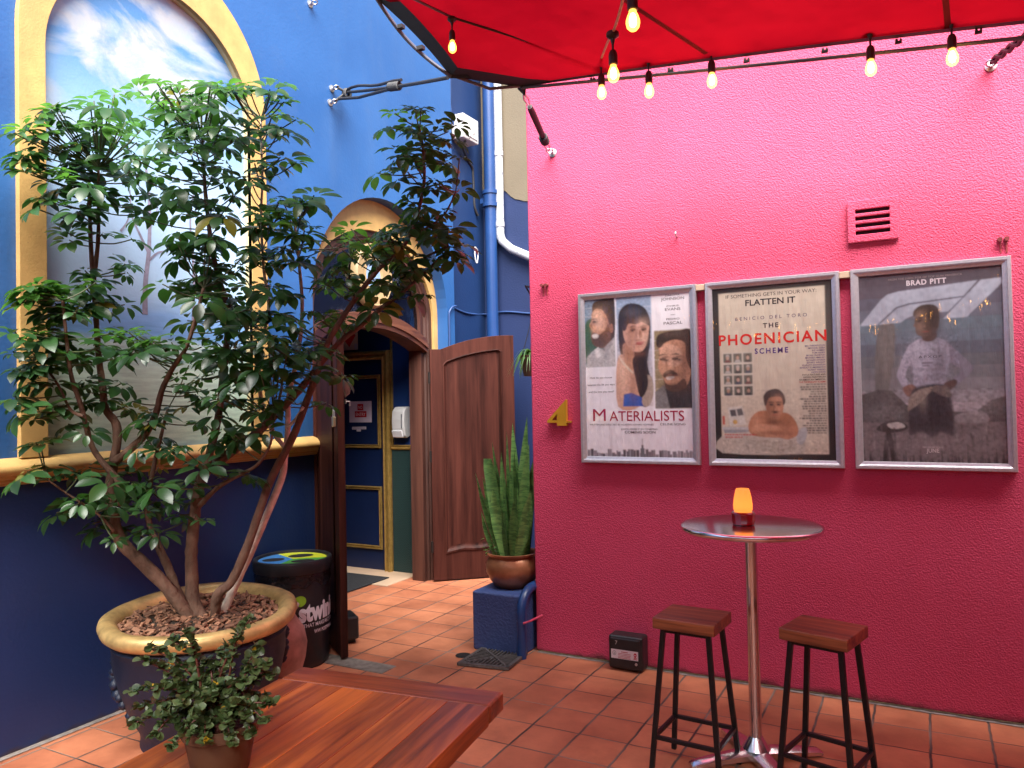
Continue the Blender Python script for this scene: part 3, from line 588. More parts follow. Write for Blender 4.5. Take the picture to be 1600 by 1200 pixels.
        for q, (dj, di) in enumerate(((0, 0), (1, 0), (1, 1), (0, 1))): col[:, q, :3] = vc[dj:dj+H, di:di+W].reshape(-1, 3)
        at.data.foreach_set('color', col.ravel()); me.materials.append(print_mat()); pr = bpy.data.objects.new(name, me); COL.objects.link(pr); pr.parent = parent; pr.location = -parent.location
        o.parent = pr; o.location = (0, 0, 0); return pr
def poster_case(x0, x1, label):
    z0, z1 = 1.207, 2.243
    t = thing('poster_case', label, 'poster case', ((x0+x1)/2, 4.38, z0), 'film poster cases on the pink wall')
    MB().box((x0+.01, 4.358, z0+.01), (x1-.01, 4.3785, z1-.01)).build('backing', mat('case_black', (.012, .012, .013), .5), t)
    path = [((x, 4.38, z), ((1 if x == x0 else -1), 0, (1 if z == z0 else -1)), (0, -1, 0)) for x, z in ((x0, z0), (x1, z0), (x1, z1), (x0, z1))]
    MB().sweep(path, [(0, .001), (0, .034), (.003, .040), (.017, .040), (.0195, .036), (.022, .036), (.0245, .034), (.038, .030), (.040, .026), (.040, .001)], close=True).build('frame', m_alu, t)
    MB().box((x0+.038, 4.3495, z0+.038), (x1-.038, 4.3505, z1-.038)).build('acrylic_sheet', m_acr, t)
    return t, Art(x0+.039, x1-.039, z0+.039, z1-.039, .0235, 200)
WHT = (.82, .81, .86)
# ---- poster one
t, A = poster_case(-1.866, -1.134, 'silver poster case with the MATERIALISTS poster, nearest the brass number four')
A.rect(0, 0, 1, 1, WHT)
def shade_rect(A, u0, v0, u1, v1, c0, c1, n=8):
    for i in range(n): a = i/(n-1); A.rect(u0, v0+(v1-v0)*i/n, u1, v0+(v1-v0)*(i+1)/n, tuple(p+(q-p)*a for p, q in zip(c0, c1)))
SK, SKd, SKl = (.52, .27, .17), (.30, .13, .075), (.64, .38, .27)
# left photograph: bearded smiling man in a grey jacket, profile to the left
shade_rect(A, 0, 0, .293, .43, (.22, .30, .42), (.07, .13, .09))
A.poly([(0, .16), (.09, .13), (.12, .30), (0, .36)], (.05, .11, .06), 4)
A.poly([(.09, .02), (.2, .0), (.293, .0), (.293, .24), (.22, .27), (.14, .2), (.08, .09)], (.045, .028, .02), 5)
A.poly([(.07, .09), (.12, .06), (.19, .08), (.235, .15), (.25, .24), (.2, .30), (.12, .30), (.075, .27), (.062, .23), (.075, .20), (.045, .165), (.07, .13)], SK, 5)
A.poly([(.09, .085), (.15, .075), (.2, .13), (.2, .2), (.13, .19), (.09, .13)], SKl, 5)
A.poly([(.065, .215), (.10, .21), (.14, .225), (.2, .2), (.235, .16), (.255, .25), (.2, .31), (.12, .305), (.07, .275)], (.13, .06, .035), 5)
A.poly([(.072, .225), (.11, .219), (.135, .23), (.12, .248), (.08, .245)], (.75, .72, .70), 4)
A.poly([(.055, .128), (.10, .118), (.125, .127), (.10, .128)], (.05, .025, .018), 3); A.blob(.092, .142, .016, .006, (.04, .02, .015)); A.poly([(.05, .165), (.07, .15), (.078, .178), (.06, .182)], SKd, 4)
A.blob(.263, .19, .018, .03, SKd)
A.poly([(0, .43), (.02, .36), (.09, .32), (.13, .31), (.2, .33), (.293, .26), (.293, .43)], (.50, .48, .48)); A.poly([(.09, .32), (.13, .305), (.16, .36), (.11, .38)], (.62, .60, .60)); A.poly([(.18, .315), (.293, .245), (.293, .27), (.20, .35)], (.40, .38, .38))
# middle photograph: dark-haired woman in a blue dress
shade_rect(A, .312, 0, .648, .685, (.30, .40, .56), (.60, .56, .58), 10)
A.poly([(.33, .18), (.345, .09), (.42, .045), (.52, .05), (.60, .09), (.635, .17), (.63, .30), (.60, .42), (.64, .56), (.60, .68), (.52, .66), (.44, .45), (.345, .35)], (.018, .014, .018), 5)
A.poly([(.312, .40), (.39, .36), (.46, .40), (.50, .55), (.52, .685), (.312, .685)], SKl, 4); A.poly([(.37, .30), (.47, .31), (.47, .45), (.40, .44)], SK, 4)
A.poly([(.38, .17), (.45, .14), (.55, .15), (.62, .17), (.615, .25), (.58, .325), (.52, .35), (.44, .33), (.385, .26)], (.62, .36, .27), 5)
A.poly([(.37, .20), (.38, .11), (.47, .07), (.57, .08), (.625, .14), (.63, .19), (.56, .165), (.50, .175), (.43, .17), (.40, .21)], (.016, .013, .016), 5)
for u in (.47, .575): A.blob(u, .208, .026, .008, (.03, .018, .018)); A.poly([(u-.035, .19), (u, .182), (u+.035, .188), (u, .189)], (.03, .02, .02), 3)
A.poly([(.535, .21), (.56, .255), (.54, .262), (.525, .256)], SKd, 4); A.poly([(.495, .29), (.54, .283), (.58, .285), (.55, .305), (.52, .305)], (.45, .12, .12), 4)
A.poly([(.37, .61), (.44, .60), (.55, .63), (.56, .685), (.36, .685)], (.03, .10, .42)); A.poly([(.325, .36), (.38, .41), (.46, .47), (.455, .478), (.37, .425)], (.7, .62, .5), 3); A.poly([(.54, .66), (.585, .50), (.645, .52), (.648, .62), (.60, .685)], (.42, .34, .28), 4)
A.poly([(.46, .40), (.50, .38), (.58, .45), (.6, .56), (.53, .63), (.48, .5)], (.02, .016, .02), 5)
# right photograph: man with moustache
shade_rect(A, .668, .225, 1, .70, (.28, .22, .12), (.34, .27, .16)); A.poly([(.668, .70), (.668, .60), (.74, .56), (.80, .56), (.83, .70)], (.20, .20, .20)); A.poly([(.76, .58), (.86, .57), (1, .50), (1, .70), (.80, .70)], (.03, .03, .035))
A.poly([(.70, .29), (.77, .255), (.88, .26), (.99, .26), (1, .45), (.96, .56), (.87, .585), (.78, .57), (.735, .50), (.70, .45), (.715, .37)], SK, 5)
A.poly([(.72, .33), (.80, .31), (.9, .34), (.92, .42), (.83, .45), (.74, .42)], SKl, 5)
A.poly([(.685, .31), (.70, .255), (.78, .235), (.90, .23), (1, .24), (1, .46), (.955, .40), (.945, .31), (.86, .285), (.77, .30), (.72, .33)], (.035, .022, .016), 5)
for u in (.745, .855): A.blob(u, .40, .03, .009, (.03, .018, .014)); A.poly([(u-.045, .378), (u, .366), (u+.045, .375), (u, .377)], (.03, .02, .016), 3)
A.poly([(.775, .41), (.79, .455), (.765, .465), (.755, .455)], SKd, 4); A.poly([(.745, .49), (.80, .465), (.865, .485), (.87, .505), (.80, .492), (.755, .515)], (.03, .018, .014), 4); A.poly([(.77, .512), (.83, .502), (.845, .515), (.79, .528)], (.72, .66, .62), 4)
A.poly([(.745, .51), (.77, .55), (.85, .56), (.93, .52), (.95, .57), (.86, .60), (.77, .58)], (.09, .05, .035), 4)
A.glow(.13, .10, .06, .05, (.70, .45, .33), .55); A.glow(.215, .17, .05, .10, SKd, .45); A.glow(.10, .145, .03, .014, (.06, .03, .02), .7); A.glow(.12, .19, .035, .03, (.66, .40, .29), .6); A.glow(.15, .26, .07, .03, (.06, .03, .02), .5); A.glow(.07, .19, .018, .02, (.60, .34, .24), .5); A.glow(.2, .36, .05, .06, (.25, .24, .25), .5); A.glow(.06, .38, .05, .04, (.34, .33, .34), .5)
A.face(.515, .235, .23, .24, 1, (.72, .48, .38), (.22, .09, .06)); A.glow(.40, .36, .05, .06, (.26, .11, .07), .5); A.glow(.36, .47, .05, .10, (.74, .50, .38), .5); A.glow(.46, .56, .05, .10, (.28, .12, .08), .45); A.glow(.47, .10, .10, .03, (.10, .11, .15), .5); A.glow(.60, .40, .02, .12, (.08, .06, .06), .5)
A.face(.835, .43, .27, .26, -1, (.60, .35, .23), (.11, .045, .03)); A.glow(.83, .50, .08, .014, (.03, .016, .012), .7); A.glow(.86, .575, .11, .03, (.05, .03, .02), .6); A.glow(.84, .25, .10, .02, (.12, .08, .06), .6); A.glow(.95, .42, .04, .12, (.10, .04, .03), .5)
A.grain(0, 0, .293, .43, .10, 1.0, 1); A.grain(.312, 0, .648, .685, .07, 1.1, 2); A.grain(.668, .225, 1, .70, .10, 1.0, 3); A.grain(0, .43, .30, 1, .02, 2.5, 4); A.grain(0, .70, 1, 1, .025, 2.5, 5)
for i in range(9): A.glow(random.Random(i).random(), .75+.25*random.Random(i+50).random(), .012, .10, (.60, .59, .64), .30)
GR = (.10, .10, .11)
for s, v, wd, ht in (('DAKOTA', .018, .13, .011), ('JOHNSON', .042, .21, .017), ('CHRIS', .083, .11, .010), ('EVANS', .106, .14, .017), ('AND', .135, .04, .006), ('PEDRO', .163, .12, .011), ('PASCAL', .190, .17, .017)): A.text(s, .845, v, wd, ht, GR)
for s, v, wd in (('How do you choose', .505, .22), ('between the life you want', .550, .27), ('and the love you need?', .595, .25)): A.text(s, .15, v, wd, .012, GR)
RD = (.36, .012, .06)
A.text('M', .125, .775, .125, .078, RD); A.text('ATERIALISTS', .575, .775, .70, .062, RD)
A.text('WRITTEN AND DIRECTED BY ACADEMY AWARD NOMINEE', .335, .803, .62, .010, GR); A.text('CELINE SONG', .82, .803, .23, .014, GR)
A.text('EXCLUSIVELY IN CINEMAS', .51, .832, .34, .011, GR); A.text('COMING SOON', .515, .853, .29, .015, GR, bold=.01)
random.seed(5); x = 0
while x < 1:
    wd = random.uniform(.012, .035); h = random.uniform(.015, .05); c = random.uniform(.10, .32); A.rect(x, 1-h, min(1, x+wd), 1, (c, c*.9, c)); x += wd*random.uniform(.8, 1.2)
A.rect(.515, .945, .555, 1, (.16, .15, .16)); A.rect(.524, .925, .546, .95, (.16, .15, .16)); A.rect(.5325, .885, .5375, .93, (.16, .15, .16))
A.build('poster', t)
# ---- poster two
t, A = poster_case(-1.083, -.377, 'silver poster case with the cream THE PHOENICIAN SCHEME poster, middle of the three')
CRM = (.56, .50, .40)
A.rect(-.02, -.02, 1.02, 1.02, (.012, .012, .013)); A.rect(.055, .03, .945, .965, CRM)
for i in range(1, 9): A.rect(.055+.89*i/9, .03, .0575+.89*i/9, .965, (.50, .45, .37))
for i in range(1, 13): A.rect(.055, .03+.935*i/13, .945, .0315+.935*i/13, (.50, .45, .37))
A.text('IF SOMETHING GETS IN YOUR WAY:', .50, .062, .76, .020, (.06, .055, .06)); A.text('FLATTEN IT', .50, .112, .42, .034, (.03, .03, .035), bold=.02)
A.text('BENICIO DEL TORO', .50, .195, .60, .019, (.12, .10, .17), space=1.6); A.text('THE', .50, .245, .13, .026, (.05, .04, .05), bold=.02, space=1.3)
A.text('PHOENICIAN', .50, .335, .90, .060, (.62, .025, .02), bold=.02, space=1.2); A.text('SCHEME', .50, .392, .28, .030, (.09, .05, .24), bold=.02, space=1.4)
random.seed(8)
for r in range(4):
    for c in range(3):
        u = .085 + c*.088; v = .385 + r*.064; A.rect(u-.004, v-.004, u+.079, v+.057, (.62, .58, .50)); A.rect(u, v, u+.075, v+.053, (.11, .12, .10))
        sk = random.choice([(.5, .33, .25), (.42, .26, .18), (.55, .40, .32)]); A.poly([(u+.008, v+.053), (u+.022, v+.037), (u+.053, v+.037), (u+.067, v+.053)], random.choice([(.03, .03, .035), (.45, .43, .4), (.16, .05, .05), (.05, .06, .10)]))
        A.blob(u+.0375, v+.024, .013, .015, sk, 12); A.poly([(u+.023, v+.022), (u+.026, v+.007), (u+.049, v+.007), (u+.052, v+.022), (u+.0375, v+.014)], random.choice([(.03, .025, .02), (.4, .38, .36), (.10, .06, .04)]), 3)
for i, nm in enumerate(['MIA THREAPLETON', 'MICHAEL CERA', 'RIZ AHMED', 'TOM HANKS', 'BRYAN CRANSTON', 'MATHIEU AMALRIC', 'RICHARD AYOADE', 'JEFFREY WRIGHT', 'SCARLETT JOHANSSON', 'BENEDICT CUMBERBATCH', 'RUPERT FRIEND', 'HOPE DAVIS', 'FOCUS FEATURES AND', 'INDIAN PAINTBRUSH', 'AN AMERICAN EMPIRICAL', 'THE PHOENICIAN SCHEME']):
    A.text(nm, .935, .365 + i*.0135, .0092*len(nm)+.02, .0085, (.14, .10, .24) if i < 12 else ((.45, .04, .05) if i == 15 else (.05, .045, .05)), 'R', bold=.01)
for i in range(16, 37): A.dashes(.935, .365 + i*.0135, random.uniform(.12, .22), .0075, (.06, .055, .06), 'R')
A.rect(.06, .815, .30, .83, (.45, .47, .48)); A.poly([(.07, .83), (.30, .83), (.29, .85), (.08, .85)], (.28, .30, .32)); A.poly([(.11, .70), (.24, .69), (.27, .80), (.13, .81)], (.60, .58, .52))
A.poly([(.13, .715), (.18, .712), (.19, .75), (.14, .753)], (.08, .08, .09)); A.poly([(.19, .71), (.235, .705), (.25, .745), (.20, .75)], (.12, .12, .12)); A.blob(.175, .785, .02, .014, (.55, .35, .10)); A.rect(.065, .75, .085, .80, (.45, .08, .05))
A.poly([(.055, .87), (.35, .84), (.70, .84), (.77, .82), (.75, .90), (.70, .965), (.055, .965)], (.50, .46, .39), 3)
A.poly([(.70, .84), (.76, .815), (.775, .85), (.74, .91), (.69, .90)], (.42, .44, .45), 4)
# man leaning on the edge of a bath
A.poly([(.29, .83), (.30, .78), (.35, .735), (.42, .72), (.55, .73), (.63, .74), (.69, .79), (.70, .85), (.66, .87), (.50, .875), (.34, .865)], (.42, .19, .10), 5)
A.poly([(.30, .84), (.36, .80), (.48, .80), (.60, .83), (.66, .85), (.55, .87), (.40, .86)], (.52, .26, .15), 5); A.poly([(.68, .80), (.70, .85), (.62, .885), (.50, .86), (.47, .835), (.57, .835)], (.46, .21, .12), 5)
A.poly([(.44, .66), (.47, .635), (.54, .632), (.585, .655), (.585, .72), (.55, .765), (.51, .78), (.47, .76), (.445, .715)], (.44, .21, .12), 5)
A.poly([(.43, .685), (.425, .635), (.47, .605), (.54, .598), (.59, .625), (.605, .67), (.585, .69), (.575, .65), (.53, .643), (.47, .65), (.445, .69)], (.035, .028, .03), 5)
for u in (.49, .55): A.blob(u, .688, .016, .006, (.05, .025, .02)); A.rect(u-.022, .672, u+.022, .677, (.05, .03, .02))
A.poly([(.50, .735), (.52, .726), (.545, .735), (.52, .738)], (.06, .03, .02), 3); A.poly([(.515, .69), (.53, .715), (.51, .718)], (.28, .12, .07))
A.face(.515, .70, .145, .17, 1, (.58, .31, .20), (.10, .04, .025)); A.glow(.52, .727, .03, .006, (.03, .016, .012), .8); A.glow(.36, .79, .05, .05, (.60, .32, .20), .5); A.glow(.60, .79, .06, .05, (.22, .09, .05), .5); A.glow(.50, .85, .14, .012, (.20, .08, .045), .6); A.glow(.47, .815, .12, .012, (.62, .34, .22), .5); A.glow(.5, .78, .05, .02, (.14, .06, .035), .7); A.glow(.30, .90, .25, .03, (.34, .31, .26), .4); A.glow(.55, .93, .25, .04, (.30, .27, .22), .5); A.glow(.6, .3, .4, .25, (.60, .55, .46), .25); A.grain(.06, .60, .94, .965, .05, 1.2, 7); A.grain(.06, .03, .94, .6, .025, 3.5, 8); A.grain(.06, .89, .94, .965, .10, 1.5, 9)
A.dashes(.22, .862, .28, .006, (.5, .04, .05)); A.dashes(.16, .877, .15, .006, (.5, .04, .05))
A.build('poster', t)
# ---- poster three
t, A = poster_case(-.324, .384, 'silver poster case with the dark grey film poster headed BRAD PITT')
shade_rect(A, 0, 0, 1, 1, (.075, .075, .095), (.12, .12, .14), 2)
for i, c in enumerate([(.075, .062, .080), (.085, .072, .095), (.095, .095, .13), (.12, .13, .17), (.12, .16, .20), (.12, .155, .20), (.10, .115, .15), (.12, .13, .15), (.15, .155, .175), (.19, .19, .21), (.24, .23, .255), (.30, .27, .30), (.26, .235, .25), (.24, .22, .235), (.16, .15, .16), (.10, .09, .10)]): A.rect(0, i/16, 1, (i+1)/16, c)
A.poly([(.14, .28), (.26, .28), (.20, .62), (.10, .62)], (.13, .125, .125), 4)
LG = (.34, .37, .45)
A.poly([(.0, .268), (.16, .135), (.21, .108), (.29, .096), (.84, .068), (.745, .142), (.36, .162), (.27, .178), (.125, .268)], LG)
A.poly([(.145, .266), (.28, .185), (.37, .17), (.735, .15), (.635, .218), (.42, .222), (.35, .238), (.30, .262)], LG)
A.poly([(.86, .068), (1.0, .063), (1.0, .09), (.76, .252), (.60, .255)], LG)
A.poly([(0, .64), (.12, .615), (.22, .62), (.33, .70), (.40, .72), (.62, .735), (.80, .74), (.90, .68), (1, .66), (1, .80), (0, .80)], (.075, .072, .075)); A.rect(0, .79, 1, 1, (.15, .13, .135)); A.poly([(.68, .75), (.84, .735), (.88, .79), (.66, .79)], (.22, .20, .21), 3)
A.poly([(.10, .83), (.16, .79), (.25, .78), (.33, .81), (.30, .835), (.2, .845)], (.02, .02, .02), 4); A.poly([(.18, .80), (.27, .79), (.31, .815), (.22, .825)], (.45, .42, .40), 4); A.poly([(.175, .83), (.20, .82), (.225, .90), (.235, 1), (.205, 1), (.19, .91), (.17, 1), (.14, 1), (.155, .90)], (.012, .012, .012))
random.seed(4)
for i in range(60):
    u = random.random(); h = random.uniform(.01, .06)*(1.8 if random.random() < .2 else 1); A.poly([(u, 1), (u+.004, 1-h), (u+.010, 1)], (.02, .018, .02))
for i in range(26):
    u = random.uniform(0, .98); v = random.uniform(.80, .9); A.poly([(u, v), (u+.012, v), (u+.009, v+random.uniform(.05, .12)), (u+.004, v+.02)], random.choice([(.05, .045, .05), (.24, .22, .22), (.09, .08, .085)]))
# man in a pale shirt, hands on hips, suit tied at the waist
SH, SHd = (.33, .32, .40), (.18, .17, .22)
A.poly([(.62, .38), (.68, .42), (.75, .47), (.79, .52), (.73, .57), (.66, .605), (.635, .58), (.70, .535), (.705, .515), (.65, .49), (.61, .46)], SHd, 3)
A.poly([(.37, .38), (.45, .35), (.54, .348), (.62, .38), (.635, .46), (.605, .55), (.60, .62), (.39, .62), (.38, .54), (.355, .46)], SH, 3); A.poly([(.37, .38), (.325, .42), (.28, .50), (.262, .545), (.30, .60), (.34, .625), (.365, .60), (.325, .55), (.345, .50), (.38, .46)], SH, 3)
A.glow(.60, .47, .05, .13, SHd, .8); A.glow(.37, .50, .012, .07, SHd, .8); A.glow(.5, .40, .10, .015, (.42, .41, .50), .5)
A.poly([(.46, .31), (.54, .31), (.55, .35), (.50, .37), (.45, .355)], (.10, .06, .05), 4)
A.poly([(.405, .285), (.40, .255), (.42, .215), (.47, .20), (.55, .21), (.57, .25), (.555, .31), (.51, .335), (.45, .34), (.41, .325)], (.12, .078, .062), 5); A.poly([(.395, .235), (.40, .20), (.46, .175), (.54, .18), (.575, .215), (.565, .30), (.53, .29), (.50, .25), (.44, .22)], (.05, .036, .03), 5); A.blob(.43, .262, .012, .005, (.03, .02, .02)); A.poly([(.402, .265), (.39, .285), (.41, .292)], (.16, .09, .07))
A.poly([(.30, .61), (.36, .59), (.40, .61), (.38, .655), (.33, .65)], (.20, .11, .09), 4); A.poly([(.60, .585), (.67, .57), (.68, .595), (.63, .625), (.59, .61)], (.08, .05, .045), 4)
A.poly([(.385, .61), (.605, .60), (.645, .71), (.655, .80), (.64, .86), (.56, .84), (.50, .87), (.42, .84), (.345, .86), (.335, .80), (.35, .70)], (.030, .030, .038), 4, soft=1.6); A.glow(.5, .76, .012, .10, (.012, .012, .015), .7); A.poly([(.33, .73), (.35, .66), (.42, .62), (.56, .60), (.50, .63), (.42, .69), (.34, .73)], (.22, .18, .155), 4); A.poly([(.50, .62), (.60, .60), (.64, .65), (.60, .66)], (.12, .10, .09), 4)
A.face(.475, .27, .15, .17, -1, (.25, .16, .12), (.04, .025, .02)); A.glow(.53, .27, .04, .08, (.03, .02, .018), .6); A.glow(.40, .44, .05, .08, (.36, .35, .42), .5); A.glow(.56, .47, .05, .13, (.10, .095, .12), .6); A.glow(.48, .56, .12, .02, (.12, .115, .14), .5); A.glow(.49, .515, .10, .012, (.14, .13, .16), .5); A.glow(.30, .50, .02, .07, (.36, .35, .42), .4); A.glow(.74, .52, .03, .05, (.16, .155, .19), .5); A.glow(.44, .68, .03, .05, (.32, .27, .23), .5); A.glow(.55, .74, .05, .09, (.015, .015, .02), .6); A.glow(.20, .45, .06, .2, (.19, .17, .16), .5); A.glow(.84, .70, .14, .06, (.30, .27, .28), .4); A.glow(.15, .74, .15, .05, (.22, .21, .22), .4); A.glow(.5, .9, .5, .05, (.24, .21, .215), .4)
A.grain(0, 0, 1, .62, .05, 2.2, 11); A.grain(0, .62, 1, 1, .12, 1.3, 12); A.grain(.3, .34, .7, .62, .10, 1.1, 13)
A.text('APXGP', .50, .455, .16, .014, (.07, .07, .09), space=1.3); A.rect(.44, .475, .52, .485, (.14, .13, .16)); A.rect(.445, .492, .50, .498, (.14, .13, .16))
A.text('FROM THE DIRECTOR OF TOP GUN: MAVERICK', .48, .035, .52, .010, (.30, .24, .24)); A.text('BRAD PITT', .49, .068, .28, .026, (.62, .56, .60), bold=.035, space=1.15)
A.dashes(.50, .925, .14, .007, (.4, .36, .36)); A.text('JUNE', .50, .948, .09, .020, (.5, .46, .46), bold=.02)
A.build('poster', t)
# small joiners between the cases
m_tag = mat('cream_bracket', (.55, .42, .30), .5)
for i, (xa, xb, lb) in enumerate([(-1.134, -1.083, 'small cream joining plate between the left and middle poster cases'), (-.377, -.324, 'small cream joining plate between the middle and right poster cases')]):
    b = MB().box((xa+.001, 4.345, 2.203), (xb-.001, 4.379, 2.238)).build('joining_plate', m_tag, bevel=.003); tag(b, lb, 'bracket', 'joining plates between poster cases')

# ================================================================== SMALL FIXTURES ON THE PINK WALL
n4 = thing('house_number', 'golden metal number four fixed to the pink wall', 'number sign', (-2.03, 4.38, 1.43))
q = lambda px, py: (onY(px, py, 4.36).x, onY(px, py, 4.36).z)
o4 = [q(856, 657.5), q(885, 624), q(886, 657.5), q(892, 657.5), q(892, 660.5), q(886, 660.5), q(886.5, 665), q(871.5, 665), q(871.5, 660.5), q(856, 660.5)]
MB().prism([o4, [q(863, 656.5), q(871.2, 647), q(871.2, 656.5)]], fy, .030, .004).build('numeral', mat('brass', (.66, .36, .03), .3, metal=.35, var=.1), n4, bevel=.0015)
m_zinc = mat('zinc', (.55, .55, .56), .35, metal=.9, var=.15, vs=40)
m_rust = mat('rusty_pink', (.22, .035, .04), .7, var=.4, vs=90)
def eye_hook():
    t = thing('eye_hook', 'x', 'wall hook')
    MB().lathe([(.026, 0), (.026, .006), (.012, .010), (.010, .03)], rot=Matrix.Rotation(rad(90), 3, 'X'), n=16).build('base_plate', m_zinc, t, smooth=True, local=True)
    MB().tube([V((.022*cos(a), -.045 - .018*sin(a), .022*sin(a)*.4)) for a in [2*pi*i/14 for i in range(15)]], .005, 8).build('ring', m_zinc, t, smooth=True, local=True); return t
HG = 'eye hooks screwed into the walls'
hk = eye_hook(); P1 = V((-2.03, 4.38, 3.16)); P2 = V((.33, 4.38, 3.18)); B1 = V((BX, 4.32, 3.925)); B2 = V((BX, 4.30, 3.815)); B3 = V((BX, 4.105, 4.46))
hk.location = P1; hk['label'] = 'zinc eye hook on the pink wall holding the taut black strap near its left edge'; hk['group'] = HG
dup(hk, P2, 0, 'zinc eye hook on the pink wall at top right under the rope', HG)
dup(hk, B1, rad(90), 'upper zinc eye hook on the blue wall holding the long black rope', HG)
dup(hk, B2, rad(90), 'lower zinc eye hook on the blue wall just under the rope end', HG)
dup(hk, B3, rad(90), 'zinc eye hook highest on the blue wall at the top of the picture', HG)
for (px, py, lb) in ((852, 446, 'rusty double bolt on the pink wall left of the poster cases'), (1567, 374, 'rusty double bolt just above the right poster case')):
    p = onY(px, py, 4.38); t = thing('rusty_bolt', lb, 'bolt', p, 'rusty bolts in the pink wall'); b = MB()
    for dx in (-.014, .014): MB().tube([p+V((dx, .0, 0)), p+V((dx, -.03, -.002))], .011, 8).build('bolt_head', m_rust, t)
    for dx in (-.012, .013): MB().bar(p+V((dx, -.003, -.01)), p+V((dx+.002, -.002, -.065)), .007, .003, V((0, 1, 0))).build('rust_streak', mat('rust_run', (.34, .05, .06), .8, var=.3, vs=60), t)
p = onY(1058, 370, 4.38); t = thing('screw_hook', 'tiny bent screw hook alone on the pink wall above the poster cases', 'hook', p)
MB().tube([p, p+V((0, -.03, 0)), p+V((0, -.04, .012)), p+V((0, -.03, .022))], .005, 8).build('hook', m_zinc, t)

# bait boxes
m_bait = mat('black_plastic', (.014, .014, .015), .38, var=.2, vs=30)
t = thing('bait_box', 'black plastic rodent bait box with white warning label at the foot of the pink wall', 'bait box', (-1.58, 4.30, 0))
MB().box((-1.685, 4.262, .008), (-1.475, 4.372, .205)).build('body', m_bait, t, bevel=.016, seg=3)
MB().box((-1.672, 4.252, .022), (-1.488, 4.263, .192)).build('lid', m_bait, t, bevel=.006)
A = Art(-1.663, -1.497, .075, .128, .129); A.rect(0, 0, 1, 1, (.66, .60, .62)); A.blob(.12, .42, .07, .26, (.30, .30, .30)); A.blob(.12, .42, .05, .19, (.66, .60, .62)); A.poly([(.09, .55), (.12, .25), (.15, .55)], (.3, .3, .3))
R_ = (.45, .03, .05); A.dashes(.50, .28, .24, .10, R_)
for i in range(4): A.dashes(.50, .45+.15*i, .46, .07, R_)
A.blob(.90, .36, .055, .22, R_); A.rect(.875, .5, .925, .66, R_); A.blob(.88, .38, .013, .06, (.66, .6, .62)); A.blob(.92, .38, .013, .06, (.66, .6, .62)); A.poly([(.83, .66), (.85, .62), (.97, .84), (.95, .88)], R_); A.poly([(.95, .62), (.97, .66), (.85, .88), (.83, .84)], R_)
A.build('warning_label', t)
A = Art(-1.655, -1.6, .15, .185, .1285); A.text('7', .45, .85, None, .65, (.45, .45, .45)); A.build('stamped_number', t)
MB().tube([(-1.51, 4.253, .055), (-1.51, 4.248, .055)], .008, 10).build('lock', m_zinc, t)
t = thing('bait_box', 'small black bait box half hidden behind the open door leaf near the bin', 'bait box', (-3.36, 4.02, 0))
R45 = Matrix.Rotation(math.atan2(-.40, .58), 3, 'Z')
MB().box((-.10, -.055, .03), (.10, .055, .18), R45, (-3.47, 4.03, 0)).build('body', m_bait, t, bevel=.014); MB().box((-.06, -.04, 0), (.06, .04, .032), R45, (-3.47, 4.03, 0)).build('foot', m_bait, t, bevel=.004)

# ================================================================== FIXTURES ON THE BLUE WALLS
m_white = mat('white_plastic', (.50, .50, .51), .4, var=.05)
m_pipeb = mat('blue_pipe', (.010, .042, .15), .35, var=.12, vs=5)
t = thing('downpipe', 'thick blue painted downpipe running up the corner beside the wooden door', 'downpipe', (-3.70, 6.50, 0))
MB().tube([(-3.70, 6.50, 0), (-3.70, 6.50, 8)], .058, 20).build('pipe', m_pipeb, t, smooth=True)
for z in (3.52, 5.6):
    b = MB(); b.tube([(-3.70, 6.50, z), (-3.70, 6.50, z+.12)], .068, 20); b.tube([(-3.70, 6.50, z-.02), (-3.70, 6.50, z+.015)], .078, 20); b.tube([(-3.70, 6.50, z+.105), (-3.70, 6.50, z+.14)], .078, 20); b.box((-3.80, 6.47, z+.02), (-3.76, 6.53, z+.07)); b.build('collar', m_pipeb, t, smooth=True)
m_pipew = mat('chipped_white_pipe', (.62, .62, .64), .45, var=.1, vs=200, col2=(.7, .7, .72))
def spotted():
    m = m_pipew; n = m.node_tree.nodes; l = m.node_tree.links; p = n['Principled BSDF']; tc = n['Texture Coordinate'] if 'Texture Coordinate' in n else n.new('ShaderNodeTexCoord')
    v = n.new('ShaderNodeTexNoise'); v.inputs['Scale'].default_value = 70; v.inputs['Detail'].default_value = 2; l.new(tc.outputs['Object'], v.inputs['Vector'])
    r = n.new('ShaderNodeValToRGB'); l.new(v.outputs['Fac'], r.inputs[0]); r.color_ramp.elements[0].position = .34; r.color_ramp.elements[0].color = (.06, .07, .13, 1); r.color_ramp.elements[1].position = .39; r.color_ramp.elements[1].color = (.36, .37, .40, 1); l.new(r.outputs[0], p.inputs['Base Color'])
spotted()
t = thing('waste_pipe', 'speckled white downpipe that bends away to the right along the back wall', 'downpipe', (-3.62, 6.52, 3.1))
wp = [(-3.62, 6.54, 8), (-3.62, 6.54, 3.24)] + [(-3.62+.07*(1-cos(a)), 6.54, 3.24-.11*sin(a)) for a in (rad(20), rad(45), rad(65))] + [(-3.50, 6.54, 3.07), (-2.0, 6.54, 2.33)]
MB().tube(wp, .042, 16).build('pipe', m_pipew, t, smooth=True)
for z in (3.30, 4.00, 4.85): MB().tube([(-3.62, 6.54, z), (-3.62, 6.54, z+.05)], .047, 16).build('joint', m_pipew, t, smooth=True)
m_cable = mat('black_cable', (.015, .015, .018), .5); m_cableb = mat('painted_cable', (.018, .05, .16), .5)
